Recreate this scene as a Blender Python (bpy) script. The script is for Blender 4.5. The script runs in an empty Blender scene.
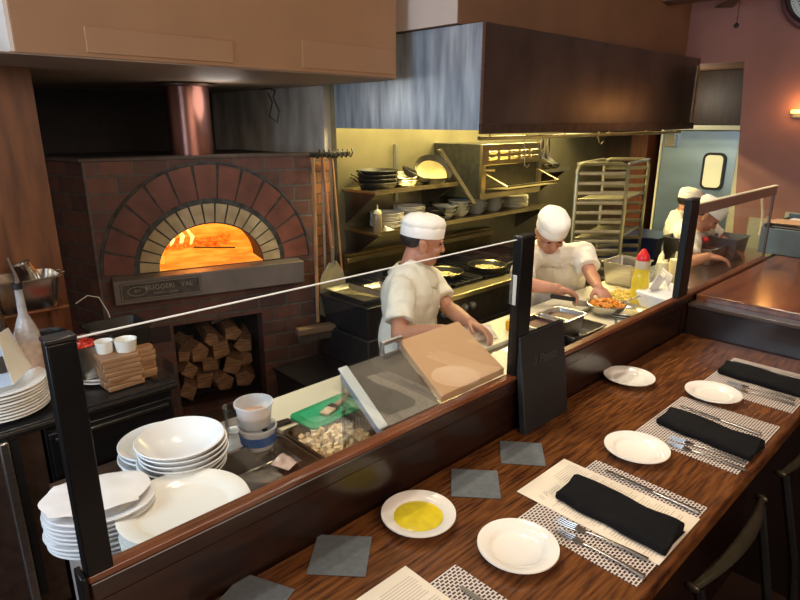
import bpy, bmesh, math, random
from mathutils import Vector as V, Matrix, noise
random.seed(7)
PI=math.pi
SC=bpy.context.scene
COL=SC.collection

# ------------------------------------------------------------------ materials
MATS={}
def mat(name,col,rough=.5,metal=0,var=.0,scale=20,bump=0,bscale=80,stretch=(1,1,1),coat=0,col2=None,emit=None,estr=0,trans=0,alpha=1,spec=.5,detail=4):
    if name in MATS: return MATS[name]
    m=bpy.data.materials.new(name); m.use_nodes=True; nt=m.node_tree; b=nt.nodes['Principled BSDF']
    b.inputs['Roughness'].default_value=rough; b.inputs['Metallic'].default_value=metal
    b.inputs['Coat Weight'].default_value=coat; b.inputs['Coat Roughness'].default_value=.12
    b.inputs['Specular IOR Level'].default_value=spec
    b.inputs['Transmission Weight'].default_value=trans
    b.inputs['Alpha'].default_value=alpha
    c=(*col,1)
    tc=nt.nodes.new('ShaderNodeTexCoord'); mp=nt.nodes.new('ShaderNodeMapping'); mp.inputs['Scale'].default_value=stretch
    nt.links.new(tc.outputs['Object'],mp.inputs['Vector'])
    n=nt.nodes.new('ShaderNodeTexNoise'); n.inputs['Scale'].default_value=scale; n.inputs['Detail'].default_value=detail
    nt.links.new(mp.outputs['Vector'],n.inputs['Vector'])
    r=nt.nodes.new('ShaderNodeValToRGB')
    r.color_ramp.elements[0].position=.33; r.color_ramp.elements[1].position=.67
    if col2 is None: col2=tuple(min(1,x*(1+var)) for x in col); col1=tuple(x*(1-var) for x in col)
    else: col1=col
    r.color_ramp.elements[0].color=(*col1,1); r.color_ramp.elements[1].color=(*col2,1)
    nt.links.new(n.outputs['Fac'],r.inputs['Fac']); nt.links.new(r.outputs['Color'],b.inputs['Base Color'])
    if bump:
        n2=nt.nodes.new('ShaderNodeTexNoise'); n2.inputs['Scale'].default_value=bscale; n2.inputs['Detail'].default_value=3
        nt.links.new(mp.outputs['Vector'],n2.inputs['Vector'])
        bp=nt.nodes.new('ShaderNodeBump'); bp.inputs['Strength'].default_value=bump; bp.inputs['Distance'].default_value=.01
        nt.links.new(n2.outputs['Fac'],bp.inputs['Height']); nt.links.new(bp.outputs['Normal'],b.inputs['Normal'])
    if emit: b.inputs['Emission Color'].default_value=(*emit,1); b.inputs['Emission Strength'].default_value=estr
    MATS[name]=m; return m

def glassmat(name,tint=(1,1,1),refl=1.0,base=.02,rough=.02):
    m=bpy.data.materials.new(name); m.use_nodes=True; nt=m.node_tree; nt.nodes.clear()
    o=nt.nodes.new('ShaderNodeOutputMaterial'); mx=nt.nodes.new('ShaderNodeMixShader')
    t=nt.nodes.new('ShaderNodeBsdfTransparent'); t.inputs['Color'].default_value=(*tint,1)
    g=nt.nodes.new('ShaderNodeBsdfGlossy'); g.inputs['Roughness'].default_value=rough
    f=nt.nodes.new('ShaderNodeFresnel'); f.inputs['IOR'].default_value=1.45
    a=nt.nodes.new('ShaderNodeMath'); a.operation='MULTIPLY_ADD'; a.inputs[1].default_value=refl; a.inputs[2].default_value=base
    nt.links.new(f.outputs[0],a.inputs[0]); nt.links.new(a.outputs[0],mx.inputs[0])
    nt.links.new(t.outputs[0],mx.inputs[1]); nt.links.new(g.outputs[0],mx.inputs[2]); nt.links.new(mx.outputs[0],o.inputs['Surface'])
    return m
GLASS2=glassmat('far_clear_glass',(.99,.99,.98),.25,.0)
GLASS=glassmat('clear_glass',(.97,.98,.97),.22,.0)
PLASTIC=glassmat('clear_plastic',(.93,.95,.95),.5,.03,.1)
FROST=mat('frosted_plastic',(.78,.80,.82),.3,alpha=.5)

WOOD=mat('varnished_oak',(.050,.015,.005),.22,coat=.3,stretch=(1.6,17,4),scale=7,col2=(.185,.067,.017),bump=.06,bscale=12,detail=9)
WOOD2=mat('redbrown_counter',(.09,.028,.012),.22,coat=.5,stretch=(1.5,9,4),scale=3,col2=(.21,.07,.025),detail=8)
DARKWOOD=mat('dark_mahogany',(.008,.0025,.0015),.32,coat=.35,stretch=(1,8,8),scale=5,col2=(.022,.007,.004))
TRIMWOOD=mat('mahogany_trim',(.09,.027,.010),.25,coat=.4,stretch=(1,8,8),scale=5,col2=(.19,.060,.022))
PANELWOOD=mat('stained_panel_wood',(.085,.024,.006),.45,stretch=(9,2,1.2),scale=2.2,col2=(.19,.060,.016),detail=8)
BROWNJAMB=mat('brown_jamb_wood',(.06,.014,.006),.4,stretch=(12,12,1),scale=3,col2=(.12,.032,.012))
BLACKPOST=mat('black_painted_post',(.004,.004,.0045),.35,var=.3,bump=.05,spec=.25)
BLACK=mat('matte_black',(.008,.008,.009),.5,var=.2)
BLACKGLOSS=mat('gloss_black',(.008,.008,.009),.25,var=.2)
STEEL=mat('brushed_steel',(.50,.48,.45),.3,1,var=.12,scale=6,stretch=(1,1,14),bump=.03)
STEELH=mat('brushed_steel_level',(.50,.48,.44),.28,1,var=.15,scale=5,stretch=(1,12,12))
DARKSTEEL=mat('dark_steel',(.13,.12,.11),.38,1,var=.3,scale=5)
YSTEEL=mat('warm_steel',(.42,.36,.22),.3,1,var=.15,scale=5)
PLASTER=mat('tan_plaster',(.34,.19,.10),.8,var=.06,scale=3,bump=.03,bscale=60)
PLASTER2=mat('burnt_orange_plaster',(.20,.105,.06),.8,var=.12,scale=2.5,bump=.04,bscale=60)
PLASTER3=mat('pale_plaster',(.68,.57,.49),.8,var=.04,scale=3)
ROSE=mat('dusty_rose_plaster',(.29,.14,.125),.75,var=.12,scale=2,bump=.05,bscale=50)
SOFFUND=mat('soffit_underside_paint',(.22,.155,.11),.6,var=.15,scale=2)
PORC=mat('glazed_porcelain',(.86,.83,.76),.12,var=.015,scale=5,coat=.3)
PORCB=mat('white_stoneware',(.84,.84,.84),.18,var=.02,scale=5,coat=.2)
WHITEPLASTIC=mat('white_cutting_board',(.76,.70,.50),.45,var=.04,scale=6)
CLOTHW=mat('white_cotton',(.82,.78,.66),.85,var=.05,scale=8,bump=.55,bscale=16)
CAPW=mat('white_cap_cotton',(.90,.87,.79),.85,var=.03,scale=10,bump=.3,bscale=40)
SKIN=mat('warm_skin',(.46,.21,.125),.5,var=.13,scale=14,bump=.04,bscale=90)
HAIR=mat('black_hair',(.012,.009,.008),.6,var=.3,scale=60,bump=.3,bscale=120)
LIP=mat('lip_skin',(.36,.12,.09),.5)
TROUSER=mat('dark_trousers',(.03,.03,.035),.8,var=.2)
SHOE=mat('black_shoe',(.01,.01,.01),.5)
COAST=mat('slate_grey_napkin',(.115,.13,.14),.85,var=.12,scale=60,bump=.2,bscale=200)
NAPK=mat('black_linen',(.0045,.0045,.0055),.9,spec=.2,var=.3,scale=40,bump=.25,bscale=160)
PAPER=mat('cream_menu_paper',(.80,.72,.58),.7,var=.02,scale=4)
INK=mat('grey_ink',(.28,.25,.22),.8)
INKF=mat('faint_ink',(.55,.49,.41),.8)
CHROME=mat('polished_cutlery',(.42,.40,.38),.28,1,var=.05)
CARD=mat('tan_cardboard',(.50,.31,.17),.75,var=.05,scale=4)
GREEN=mat('green_board',(.01,.33,.13),.45,var=.08)
PINEBOARD=mat('maple_board',(.22,.10,.045),.5,stretch=(1,8,8),scale=5,col2=(.42,.23,.11))
LOG=mat('split_firewood',(.22,.10,.05),.85,stretch=(2,10,10),scale=5,col2=(.55,.31,.15),bump=.4,bscale=20)
BARK=mat('log_bark',(.05,.03,.02),.9,col2=(.12,.07,.045),scale=12,bump=.6,bscale=25)
OIL=mat('olive_oil',(.72,.58,.03),.08,var=.12,scale=30,coat=.6)
OILB=mat('cooking_oil',(.72,.55,.04),.12,var=.06,coat=.5)
RED=mat('red_plastic',(.75,.02,.03),.35)
YEL=mat('yellow_plastic',(.85,.42,.01),.4,var=.05)
CREAMB=mat('cream_sauce_bottle',(.78,.70,.42),.4,var=.04)
CROUT=mat('bread_cubes',(.72,.50,.25),.85,col2=(.92,.76,.48),scale=30)
PEPPER=mat('orange_peppers',(.75,.20,.02),.5,col2=(.85,.45,.05),scale=50)
CHEESE=mat('grated_yellow_cheese',(.80,.60,.08),.7,col2=(.9,.75,.25),scale=60)
TOMATO=mat('tomato_pieces',(.60,.03,.02),.3,col2=(.78,.08,.03),scale=40)
SPICE=mat('pink_salt_mix',(.55,.33,.22),.9,var=.15,scale=60)
BLUE=mat('blue_label',(.03,.12,.42),.5)
BLUEH=mat('blue_handle',(.015,.05,.22),.35)
TUB=mat('black_plastic_tub',(.012,.013,.015),.4,var=.2)
NOODLE=mat('creamy_saute',(.62,.55,.22),.6,col2=(.78,.72,.42),scale=60,bump=.5,bscale=80)
GRATE=mat('cast_iron',(.012,.011,.010),.55,var=.3)
BLUEGREY=mat('blue_grey_crate',(.10,.14,.155),.5,var=.08)
FLOORM=mat('dark_floor_tile',(.05,.025,.018),.5,var=.25,scale=6)
HEARTH=mat('glowing_hearth',(.5,.15,.03),.8,emit=(1,.22,.02),estr=.9,col2=(.9,.4,.1),scale=12)
NAVY=mat('navy_cloth',(.01,.02,.07),.8,var=.2)
CREAMW=mat('cream_painted_frame',(.80,.76,.55),.5,var=.03)

def brickmat(name,c1,c2,mortar,bw,bh,ms=.015,rough=.75,scale=1.0):
    m=bpy.data.materials.new(name); m.use_nodes=True; nt=m.node_tree; b=nt.nodes['Principled BSDF']
    tc=nt.nodes.new('ShaderNodeTexCoord'); mp=nt.nodes.new('ShaderNodeMapping'); mp.inputs['Rotation'].default_value=(PI/2,0,0)
    nt.links.new(tc.outputs['Object'],mp.inputs['Vector'])
    br=nt.nodes.new('ShaderNodeTexBrick'); br.inputs['Scale'].default_value=scale
    br.inputs['Color1'].default_value=(*c1,1); br.inputs['Color2'].default_value=(*c2,1); br.inputs['Mortar'].default_value=(*mortar,1)
    br.inputs['Brick Width'].default_value=bw; br.inputs['Row Height'].default_value=bh; br.inputs['Mortar Size'].default_value=ms; br.inputs['Mortar Smooth'].default_value=.3
    nt.links.new(mp.outputs['Vector'],br.inputs['Vector'])
    n=nt.nodes.new('ShaderNodeTexNoise'); n.inputs['Scale'].default_value=14; n.inputs['Detail'].default_value=6
    nt.links.new(tc.outputs['Object'],n.inputs['Vector'])
    mr=nt.nodes.new('ShaderNodeMapRange'); mr.inputs['To Min'].default_value=.5; mr.inputs['To Max'].default_value=1.5
    nt.links.new(n.outputs['Fac'],mr.inputs['Value'])
    mx=nt.nodes.new('ShaderNodeVectorMath'); mx.operation='SCALE'
    nt.links.new(br.outputs['Color'],mx.inputs[0]); nt.links.new(mr.outputs[0],mx.inputs['Scale']); nt.links.new(mx.outputs[0],b.inputs['Base Color'])
    bp=nt.nodes.new('ShaderNodeBump'); bp.inputs['Strength'].default_value=.5; bp.inputs['Distance'].default_value=.01; bp.invert=True
    nt.links.new(br.outputs['Fac'],bp.inputs['Height']); nt.links.new(bp.outputs['Normal'],b.inputs['Normal'])
    b.inputs['Roughness'].default_value=rough; return m
BRICK=brickmat('red_brick_wall',(.17,.066,.045),(.10,.045,.038),(.10,.095,.085),.20,.105,.007,.6)
BRICKL=brickmat('orange_brick_side',(.22,.085,.03),(.14,.05,.02),(.06,.045,.035),.13,.075,.006)
ARCHRED=mat('red_arch_brick',(.11,.035,.025),.5,col2=(.22,.07,.045),scale=5,bump=.25,bscale=20)
ARCHTAN=mat('fire_brick',(.36,.27,.14),.75,col2=(.55,.43,.25),scale=9,bump=.3,bscale=30)
MORTAR=mat('arch_mortar',(.07,.073,.066),.9,var=.4,scale=20,bump=.3)
def checkmat():
    m=bpy.data.materials.new('woven_check_vinyl'); m.use_nodes=True; nt=m.node_tree; b=nt.nodes['Principled BSDF']
    tc=nt.nodes.new('ShaderNodeTexCoord')
    ch=nt.nodes.new('ShaderNodeTexBrick'); ch.inputs['Scale'].default_value=1
    ch.inputs['Color1'].default_value=(.035,.016,.014,1); ch.inputs['Color2'].default_value=(.06,.03,.025,1); ch.inputs['Mortar'].default_value=(.70,.63,.57,1)
    ch.inputs['Brick Width'].default_value=.0125; ch.inputs['Row Height'].default_value=.0078; ch.inputs['Mortar Size'].default_value=.0016; ch.inputs['Mortar Smooth'].default_value=.1
    nt.links.new(tc.outputs['Object'],ch.inputs['Vector']); nt.links.new(ch.outputs['Color'],b.inputs['Base Color'])
    bp=nt.nodes.new('ShaderNodeBump'); bp.inputs['Strength'].default_value=.3; bp.inputs['Distance'].default_value=.002
    nt.links.new(ch.outputs['Fac'],bp.inputs['Height']); nt.links.new(bp.outputs['Normal'],b.inputs['Normal'])
    b.inputs['Roughness'].default_value=.45; return m
CHECK=checkmat()
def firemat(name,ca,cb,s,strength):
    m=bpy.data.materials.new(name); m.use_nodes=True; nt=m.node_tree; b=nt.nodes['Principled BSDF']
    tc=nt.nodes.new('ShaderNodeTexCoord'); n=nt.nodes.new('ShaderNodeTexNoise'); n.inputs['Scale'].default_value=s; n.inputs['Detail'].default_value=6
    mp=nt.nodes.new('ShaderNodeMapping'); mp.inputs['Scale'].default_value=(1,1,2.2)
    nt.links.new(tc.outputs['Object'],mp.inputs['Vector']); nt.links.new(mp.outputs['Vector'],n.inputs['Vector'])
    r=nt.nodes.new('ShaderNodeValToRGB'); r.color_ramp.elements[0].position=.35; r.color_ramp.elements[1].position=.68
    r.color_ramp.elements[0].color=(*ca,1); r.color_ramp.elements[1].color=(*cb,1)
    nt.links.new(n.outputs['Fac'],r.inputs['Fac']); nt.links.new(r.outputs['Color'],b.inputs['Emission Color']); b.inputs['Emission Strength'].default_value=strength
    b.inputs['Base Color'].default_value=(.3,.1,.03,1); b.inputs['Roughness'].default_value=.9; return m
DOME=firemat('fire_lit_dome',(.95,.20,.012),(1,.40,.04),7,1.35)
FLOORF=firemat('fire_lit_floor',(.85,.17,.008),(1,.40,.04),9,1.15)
FLAME=firemat('flame',(1,.40,.03),(1,.80,.30),16,1.8)
EMBER=firemat('embers',(.45,.04,.001),(1,.30,.02),28,1.0)

# ------------------------------------------------------------------ mesh builder
def frame(d):
    d=V(d).normalized(); a=V((0,0,1)) if abs(d.z)<.9 else V((1,0,0))
    x=a.cross(d).normalized(); return x,d.cross(x).normalized(),d
class MB:
    def __init__(s): s.bm=bmesh.new()
    def face(s,vs):
        try: return s.bm.faces.new(vs)
        except ValueError: return None
    def hexa(s,b,t):
        vb=[s.bm.verts.new(p) for p in b]; vt=[s.bm.verts.new(p) for p in t]; n=len(b)
        s.face(vb[::-1]); s.face(vt)
        for i in range(n): s.face([vb[i],vb[(i+1)%n],vt[(i+1)%n],vt[i]])
        return s
    def box(s,x0,y0,z0,x1,y1,z1):
        return s.hexa([(x0,y0,z0),(x1,y0,z0),(x1,y1,z0),(x0,y1,z0)],[(x0,y0,z1),(x1,y0,z1),(x1,y1,z1),(x0,y1,z1)])
    def obox(s,c,size,rz=0,rx=0,ry=0):
        M=Matrix.Translation(c)@Matrix.Rotation(rz,4,'Z')@Matrix.Rotation(ry,4,'Y')@Matrix.Rotation(rx,4,'X'); a,b,h=[q/2 for q in size]
        f=lambda z:[M@V(p) for p in((-a,-b,z),(a,-b,z),(a,b,z),(-a,b,z))]
        return s.hexa(f(-h),f(h))
    def prism(s,poly,z0,z1): return s.hexa([(x,y,z0) for x,y in poly],[(x,y,z1) for x,y in poly])
    def prismY(s,poly,y0,y1): return s.hexa([(x,y0,z) for x,z in poly],[(x,y1,z) for x,z in poly])
    def tube(s,pts,r,n=10,closed=False,flat=1.0,caps=True):
        pts=[V(p) for p in pts]; N=len(pts); rs=r if isinstance(r,(list,tuple)) else [r]*N
        rings=[]; px=None
        for i,p in enumerate(pts):
            if closed: d=pts[(i+1)%N]-pts[i-1]
            else: d=pts[min(i+1,N-1)]-pts[max(i-1,0)]
            d.normalize()
            if px is None: x,y,_=frame(d)
            else:
                x=(px-d*px.dot(d)); x.normalize(); y=d.cross(x)
            px=x
            rings.append([s.bm.verts.new(p+(x*math.cos(2*PI*k/n)+y*math.sin(2*PI*k/n)*flat)*rs[i]) for k in range(n)])
        for i in range(N if closed else N-1):
            a=rings[i]; b=rings[(i+1)%N]
            for k in range(n): s.face([a[k],a[(k+1)%n],b[(k+1)%n],b[k]])
        if not closed and caps: s.face(rings[0][::-1]); s.face(rings[-1])
        return s
    def lathe(s,prof,c=(0,0,0),n=40,sx=1,sy=1,rot=0,M=None):
        rings=[]; c=V(c)
        for r,z in prof:
            if r<1e-5: rings.append([s.bm.verts.new(c+V((0,0,z)) if M is None else M@V((0,0,z)))])
            else:
                rr=[]
                for k in range(n):
                    a=2*PI*k/n; x=r*math.cos(a)*sx; y=r*math.sin(a)*sy
                    p=V((x*math.cos(rot)-y*math.sin(rot),x*math.sin(rot)+y*math.cos(rot),z))
                    rr.append(s.bm.verts.new(c+p if M is None else M@p))
                rings.append(rr)
        for a,b in zip(rings,rings[1:]):
            for k in range(n):
                k2=(k+1)%n
                if len(a)==1 and len(b)==1: continue
                if len(a)==1: s.face([a[0],b[k],b[k2]])
                elif len(b)==1: s.face([a[k],a[k2],b[0]])
                else: s.face([a[k],a[k2],b[k2],b[k]])
        return s
    def ell(s,c,r,M=None,n=16):
        r=(r,)*3 if not isinstance(r,(tuple,list)) else r
        T=Matrix.Translation(c)@(M.to_4x4() if M else Matrix.Identity(4))@Matrix.Diagonal((*r,1))
        bmesh.ops.create_uvsphere(s.bm,u_segments=n,v_segments=n//2+2,radius=1,matrix=T); return s
    def cap(s,p0,p1,r0,r1,n=14):
        p0=V(p0);p1=V(p1); d=(p1-p0); L=d.length; d.normalize(); pts=[];rs=[]
        for k in range(5):
            a=PI/2*(1-k/4.0); pts.append(p0-d*math.sin(a)*r0); rs.append(max(.0004,math.cos(a)*r0))
        for k in range(5):
            a=PI/2*(k/4.0); pts.append(p1+d*math.sin(a)*r1); rs.append(max(.0004,math.cos(a)*r1))
        return s.tube(pts,rs,n)
    def chain(s,pts,rs,n=14):
        for i in range(len(pts)-1): s.cap(pts[i],pts[i+1],rs[i],rs[i+1],n)
        return s
    def build(s,name,m,parent=None,bevel=0,smooth=True,loc=None,rz=0,seg=2,ang=40,remesh=0,sm=0):
        bmesh.ops.recalc_face_normals(s.bm,faces=s.bm.faces)
        me=bpy.data.meshes.new(name); s.bm.to_mesh(me); s.bm.free()
        me.materials.append(m)
        if remesh:
            t=bpy.data.objects.new('tmp',me); COL.objects.link(t)
            md=t.modifiers.new('r','REMESH'); md.mode='VOXEL'; md.voxel_size=remesh; md.use_smooth_shade=True
            if sm: m2=t.modifiers.new('s','SMOOTH'); m2.iterations=sm; m2.factor=.5
            dg=bpy.context.evaluated_depsgraph_get(); dg.update()
            me2=bpy.data.meshes.new_from_object(t.evaluated_get(dg)); bpy.data.objects.remove(t); bpy.data.meshes.remove(me)
            me=me2; me.name=name
            if not me.materials: me.materials.append(m)
        if smooth:
            me.polygons.foreach_set('use_smooth',[True]*len(me.polygons))
            if not remesh: me.set_sharp_from_angle(angle=math.radians(ang))
        o=bpy.data.objects.new(name,me); COL.objects.link(o)
        if loc is not None: o.location=loc
        o.rotation_euler.z=rz
        if parent: o.parent=parent
        if bevel:
            b=o.modifiers.new('bevel','BEVEL'); b.width=bevel; b.segments=seg; b.limit_method='ANGLE'; b.angle_limit=math.radians(35)
        return o
def tag(o,label,cat,group=None,kind=None):
    o['label']=label; o['category']=cat
    if group: o['group']=group
    if kind: o['kind']=kind
    return o
def thing(name,label,cat,loc=(0,0,0),rz=0,group=None):
    o=bpy.data.objects.new(name,None); COL.objects.link(o); o.location=loc; o.rotation_euler=(0,0,rz); o.empty_display_size=.05
    return tag(o,label,cat,group)
def struct(o): o['kind']='structure'; return o
def copy_tree(o,label=None,loc=None,rz=None,parent=None):
    c=o.copy(); COL.objects.link(c)
    if parent: c.parent=parent
    if label: c['label']=label
    if loc is not None: c.location=loc
    if rz is not None: c.rotation_euler=(0,0,rz)
    for ch in list(o.children): copy_tree(ch,parent=c)
    return c
def text(name,s,size,m,M,parent=None,ext=.0008,align='CENTER',shear=0):
    cu=bpy.data.curves.new(name,'FONT'); cu.body=s; cu.size=size; cu.extrude=ext; cu.align_x=align; cu.align_y='CENTER'; cu.shear=shear
    t=bpy.data.objects.new('tmp',cu); COL.objects.link(t)
    dg=bpy.context.evaluated_depsgraph_get(); dg.update()
    me=bpy.data.meshes.new_from_object(t.evaluated_get(dg)); bpy.data.objects.remove(t); bpy.data.curves.remove(cu)
    me.transform(M); me.name=name; me.materials.clear(); me.materials.append(m)
    o=bpy.data.objects.new(name,me); COL.objects.link(o)
    if parent: o.parent=parent
    return o
def basis(x,y,z,loc):
    M=Matrix((x,y,z)).transposed().to_4x4(); M.translation=V(loc); return M

# ================================================================== SETTING
struct(MB().box(-4,-3,-.1,8,6,0).build('floor',FLOORM))
struct(MB().box(-4,-3,3.4,8,6,3.5).build('ceiling',PLASTER3))
struct(MB().box(-.2,5.19,0,2.70,5.3,3.4).build('wall_back',mat('dark_back_wall',(.03,.02,.016),.8,var=.2)))
# tan soffit boxed in over the oven
struct(MB().hexa([(.60,2.6,2.232),(2.53,2.68,2.232),(2.60,2.9,2.232),(2.64,5.2,2.232),(.6,5.2,2.232)],[(.60,2.6,3.4),(2.53,2.68,3.4),(2.60,2.9,3.4),(2.64,5.2,3.4),(.6,5.2,3.4)]).build('wall_soffit',PLASTER))
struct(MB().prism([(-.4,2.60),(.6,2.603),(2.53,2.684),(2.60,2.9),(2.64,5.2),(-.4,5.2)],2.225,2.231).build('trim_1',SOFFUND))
struct(MB().box(.585,2.612,2.234,.599,5.2,3.4).build('wall_soffit_daylit',PLASTER3))  # thin pale skin paints daylight onto the soffit's left face
# access panel outlines on the soffit face
t=MB(); 
t.hexa([(.84,2.602,2.247),(1.47,2.628,2.247),(1.47,2.65,2.247),(.84,2.63,2.247)],[(.84,2.602,2.34),(1.47,2.628,2.34),(1.47,2.65,2.34),(.84,2.63,2.34)]); o=struct(t.build('trim_2',mat('tan_panel',(.35,.20,.108),.7,var=.03,scale=3),bevel=.002))
o=struct(MB().hexa([(1.86,2.645,2.25),(2.51,2.673,2.25),(2.51,2.69,2.25),(1.86,2.67,2.25)],[(1.86,2.645,2.38),(2.51,2.673,2.38),(2.51,2.69,2.38),(1.86,2.67,2.38)]).build('trim_3',MATS['tan_panel'],bevel=.002))
# wall beside oven, steel clad
struct(MB().box(2.66,3.56,0,2.72,5.2,3.4).build('wall_side',mat('grey_steel_cladding',(.50,.47,.42),.4,.25,var=.3,scale=2.2,stretch=(1,3,1))))
struct(MB().box(2.72,3.5,0,6.6,3.56,3.4).build('wall_kitchen',mat('kitchen_wall_steel',(.33,.30,.18),.42,.8,var=.2,scale=2,stretch=(1,1,1))))
struct(MB().box(-.9,3.2,0,.78,3.3,2.225).build('wall_left',PANELWOOD))
# wall above the hood
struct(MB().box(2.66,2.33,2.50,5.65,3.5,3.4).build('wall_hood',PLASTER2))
struct(MB().box(2.652,2.335,2.50,2.659,3.5,3.4).build('wall_hood_daylit',PLASTER3))  # paler plaster layer stands in for daylight on this side
# rose wall on the right with the passage opening
w=MB(); w.hexa([(5.65,-3,0),(5.72,-3,0),(5.72,1.64,0),(5.65,1.64,0)],[(5.65,-3,2.46),(5.72,-3,2.46),(5.72,1.85,2.46),(5.65,1.85,2.46)]); w.box(5.65,-3,2.46,5.72,3.5,3.4); struct(w.build('wall_right',ROSE))
struct(MB().box(6.36,1.70,0,6.42,1.945,1.93).build('trim_4',BROWNJAMB))
struct(MB().box(6.6,.6,0,6.7,3.6,3.4).build('wall_passage',mat('passage_panelling',(.035,.014,.008),.5,var=.3,stretch=(1,10,1),scale=4)))
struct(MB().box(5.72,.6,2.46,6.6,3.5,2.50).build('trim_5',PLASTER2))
struct(MB().box(6.46,.62,1.955,6.6,3.49,2.455).build('trim_6',mat('passage_panelling_dark',(.04,.016,.009),.5,var=.3,stretch=(1,10,1),scale=4)))
# pale tile splashback under the rose wall
struct(MB().box(5.635,-1,.9,5.65,1.62,1.21).build('trim_7',mat('pale_tile',(.42,.43,.34),.4,var=.05,scale=3)))
struct(MB().box(5.625,-1,1.2,5.65,1.36,1.285).build('trim_8',MATS['pale_tile']))

# walk-in cooler door
d=thing('door_1','wide stainless walk-in door with a small black-rimmed window','door',(6.40,2.395,0)); del d['label'],d['category']; struct(d)
MB().box(0,-.36,0,.05,.36,1.90).build('door_leaf',mat('cool_steel',(.36,.50,.72),.34,.85,var=.07,scale=1.5,stretch=(1,1,4)),d,bevel=.004)
fr=MB().box(-.02,-.44,0,.06,-.365,1.97); fr.box(-.02,.365,0,.06,.385,1.97); fr.box(-.02,-.44,1.905,.06,.40,1.95); fr.build('door_frame',CREAMW,d,bevel=.004)
def rrect(w,h,r,n=6):
    out=[]
    for cx,cy,a0 in((w/2-r,h/2-r,0),(-w/2+r,h/2-r,PI/2),(-w/2+r,-h/2+r,PI),(w/2-r,-h/2+r,1.5*PI)):
        for k in range(n+1):
            a=a0+PI/2*k/n; out.append((cx+r*math.cos(a),cy+r*math.sin(a)))
    return out
wy=-.17
MB().hexa([(-.02,wy+x,1.515+y) for x,y in rrect(.215,.36,.06)],[(-.001,wy+x,1.515+y) for x,y in rrect(.215,.36,.06)]).build('window_gasket',BLACK,d)
MB().hexa([(-.026,wy+x,1.515+y) for x,y in rrect(.165,.31,.04)],[(-.0201,wy+x,1.515+y) for x,y in rrect(.165,.31,.04)]).build('window_pane',mat('lit_pane',(.7,.65,.4),.3,emit=(.85,.78,.42),estr=.55),d)
MB().box(-.05,.22,1.74,-.001,.33,1.86).build('hinge_plate',STEEL,d,bevel=.004)

# ================================================================== EXHAUST HOOD
hd=thing('exhaust_hood','large stainless exhaust hood over the cook line','range hood',(2.70,2.20,1.945))
h=MB(); W=2.92
# outer skin: front, left, top, right (open underneath)
h.box(0,0,0,.012,1.28,.545); h.box(0,-.012,0,W,0,.545); h.box(W-.012,0,0,W,1.28,.545); h.box(0,-.012,.545,W,1.28,.553)
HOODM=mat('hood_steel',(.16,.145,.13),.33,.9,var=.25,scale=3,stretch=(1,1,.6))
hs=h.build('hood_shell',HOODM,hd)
hl=MB().box(-.004,-.013,0,-.0005,1.28,.55).build('side_reflection',mat('hood_side_reflection',(.34,.43,.54),.38,.6,col2=(.72,.86,.98),scale=3,stretch=(1,6,.8),detail=8,bump=.15,bscale=8),hd)  # blue-white window reflection streaks painted into the steel colour
MB().box(-.01,-.03,-.02,W,-.0125,.035).build('lower_lip',mat('lip_steel',(.10,.075,.06),.35,.8,var=.2),hd,bevel=.002)
MB().box(-.008,-.018,.0,.012,-.0125,.55).build('corner_bead',STEEL,hd)
MB().box(W-.05,-.018,.0,W,-.0125,.50).build('end_trim',mat('end_trim_steel',(.34,.27,.18),.4,.6,var=.2),hd)
fl=MB()
for i in range(9): fl.box(.06+i*.315,1.18,.10,.06+i*.315+.30,1.21,.40)
fl.build('filter_bank',DARKSTEEL,hd)
MB().box(.05,.35,.40,W-.05,.95,.42).build('light_panel',DARKSTEEL,hd)
# hanging rail with hooks under the hood lip
rl=thing('utensil_rail','yellow-lit steel rail running under the front lip of the exhaust hood','rail',(2.76,2.24,1.90))
MB().tube([(0,0,0),(2.75,0,0)],.012,8).build('bar',YSTEEL,rl)
for x in (.1,.9,1.5,2.1,2.65): MB().tube([(x,0,0),(x,0,.045)],.005,6).build('bracket',YSTEEL,rl)
def hook(x,lab,L=.13,m=YSTEEL):
    h=thing('hanging_hook',lab,'hook',(2.76+x,2.24,1.90),group='hooks on the hood rail')
    MB().tube([(0,-.013,-.0),(0,0,.016),(0,.015,0),(0,.012,-.02),(0,0,-L*.6),(0,-.0,-L),(0,-.02,-L-.015),(0,-.035,-L+.005)],.0035,6).build('wire',m,h)
    return h
hook(.46,'long steel hook, leftmost on the rail under the hood',.17)
hook(.60,'short steel hook on the hood rail, second from the left',.08)
hook(1.36,'short steel hook on the hood rail, right of the hanging tongs',.05)
tg=thing('tongs','dark steel tongs hanging from the hood rail above the broiler','tongs',(3.47,2.24,1.89))
for sx in(-1,1):
    MB().tube([(0,0,-.0),(.012*sx,0,-.03),(.022*sx,0,-.08),(.01*sx,0,-.13)],[.006,.006,.005,.008],6,flat=.5).build('arm',DARKSTEEL,tg)
tg2=copy_tree(tg,'dark steel tongs hanging from the hood rail, left pair of the two',(3.40,2.24,1.89)); tg['label']='dark steel tongs hanging from the hood rail, right pair of the two'

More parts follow.
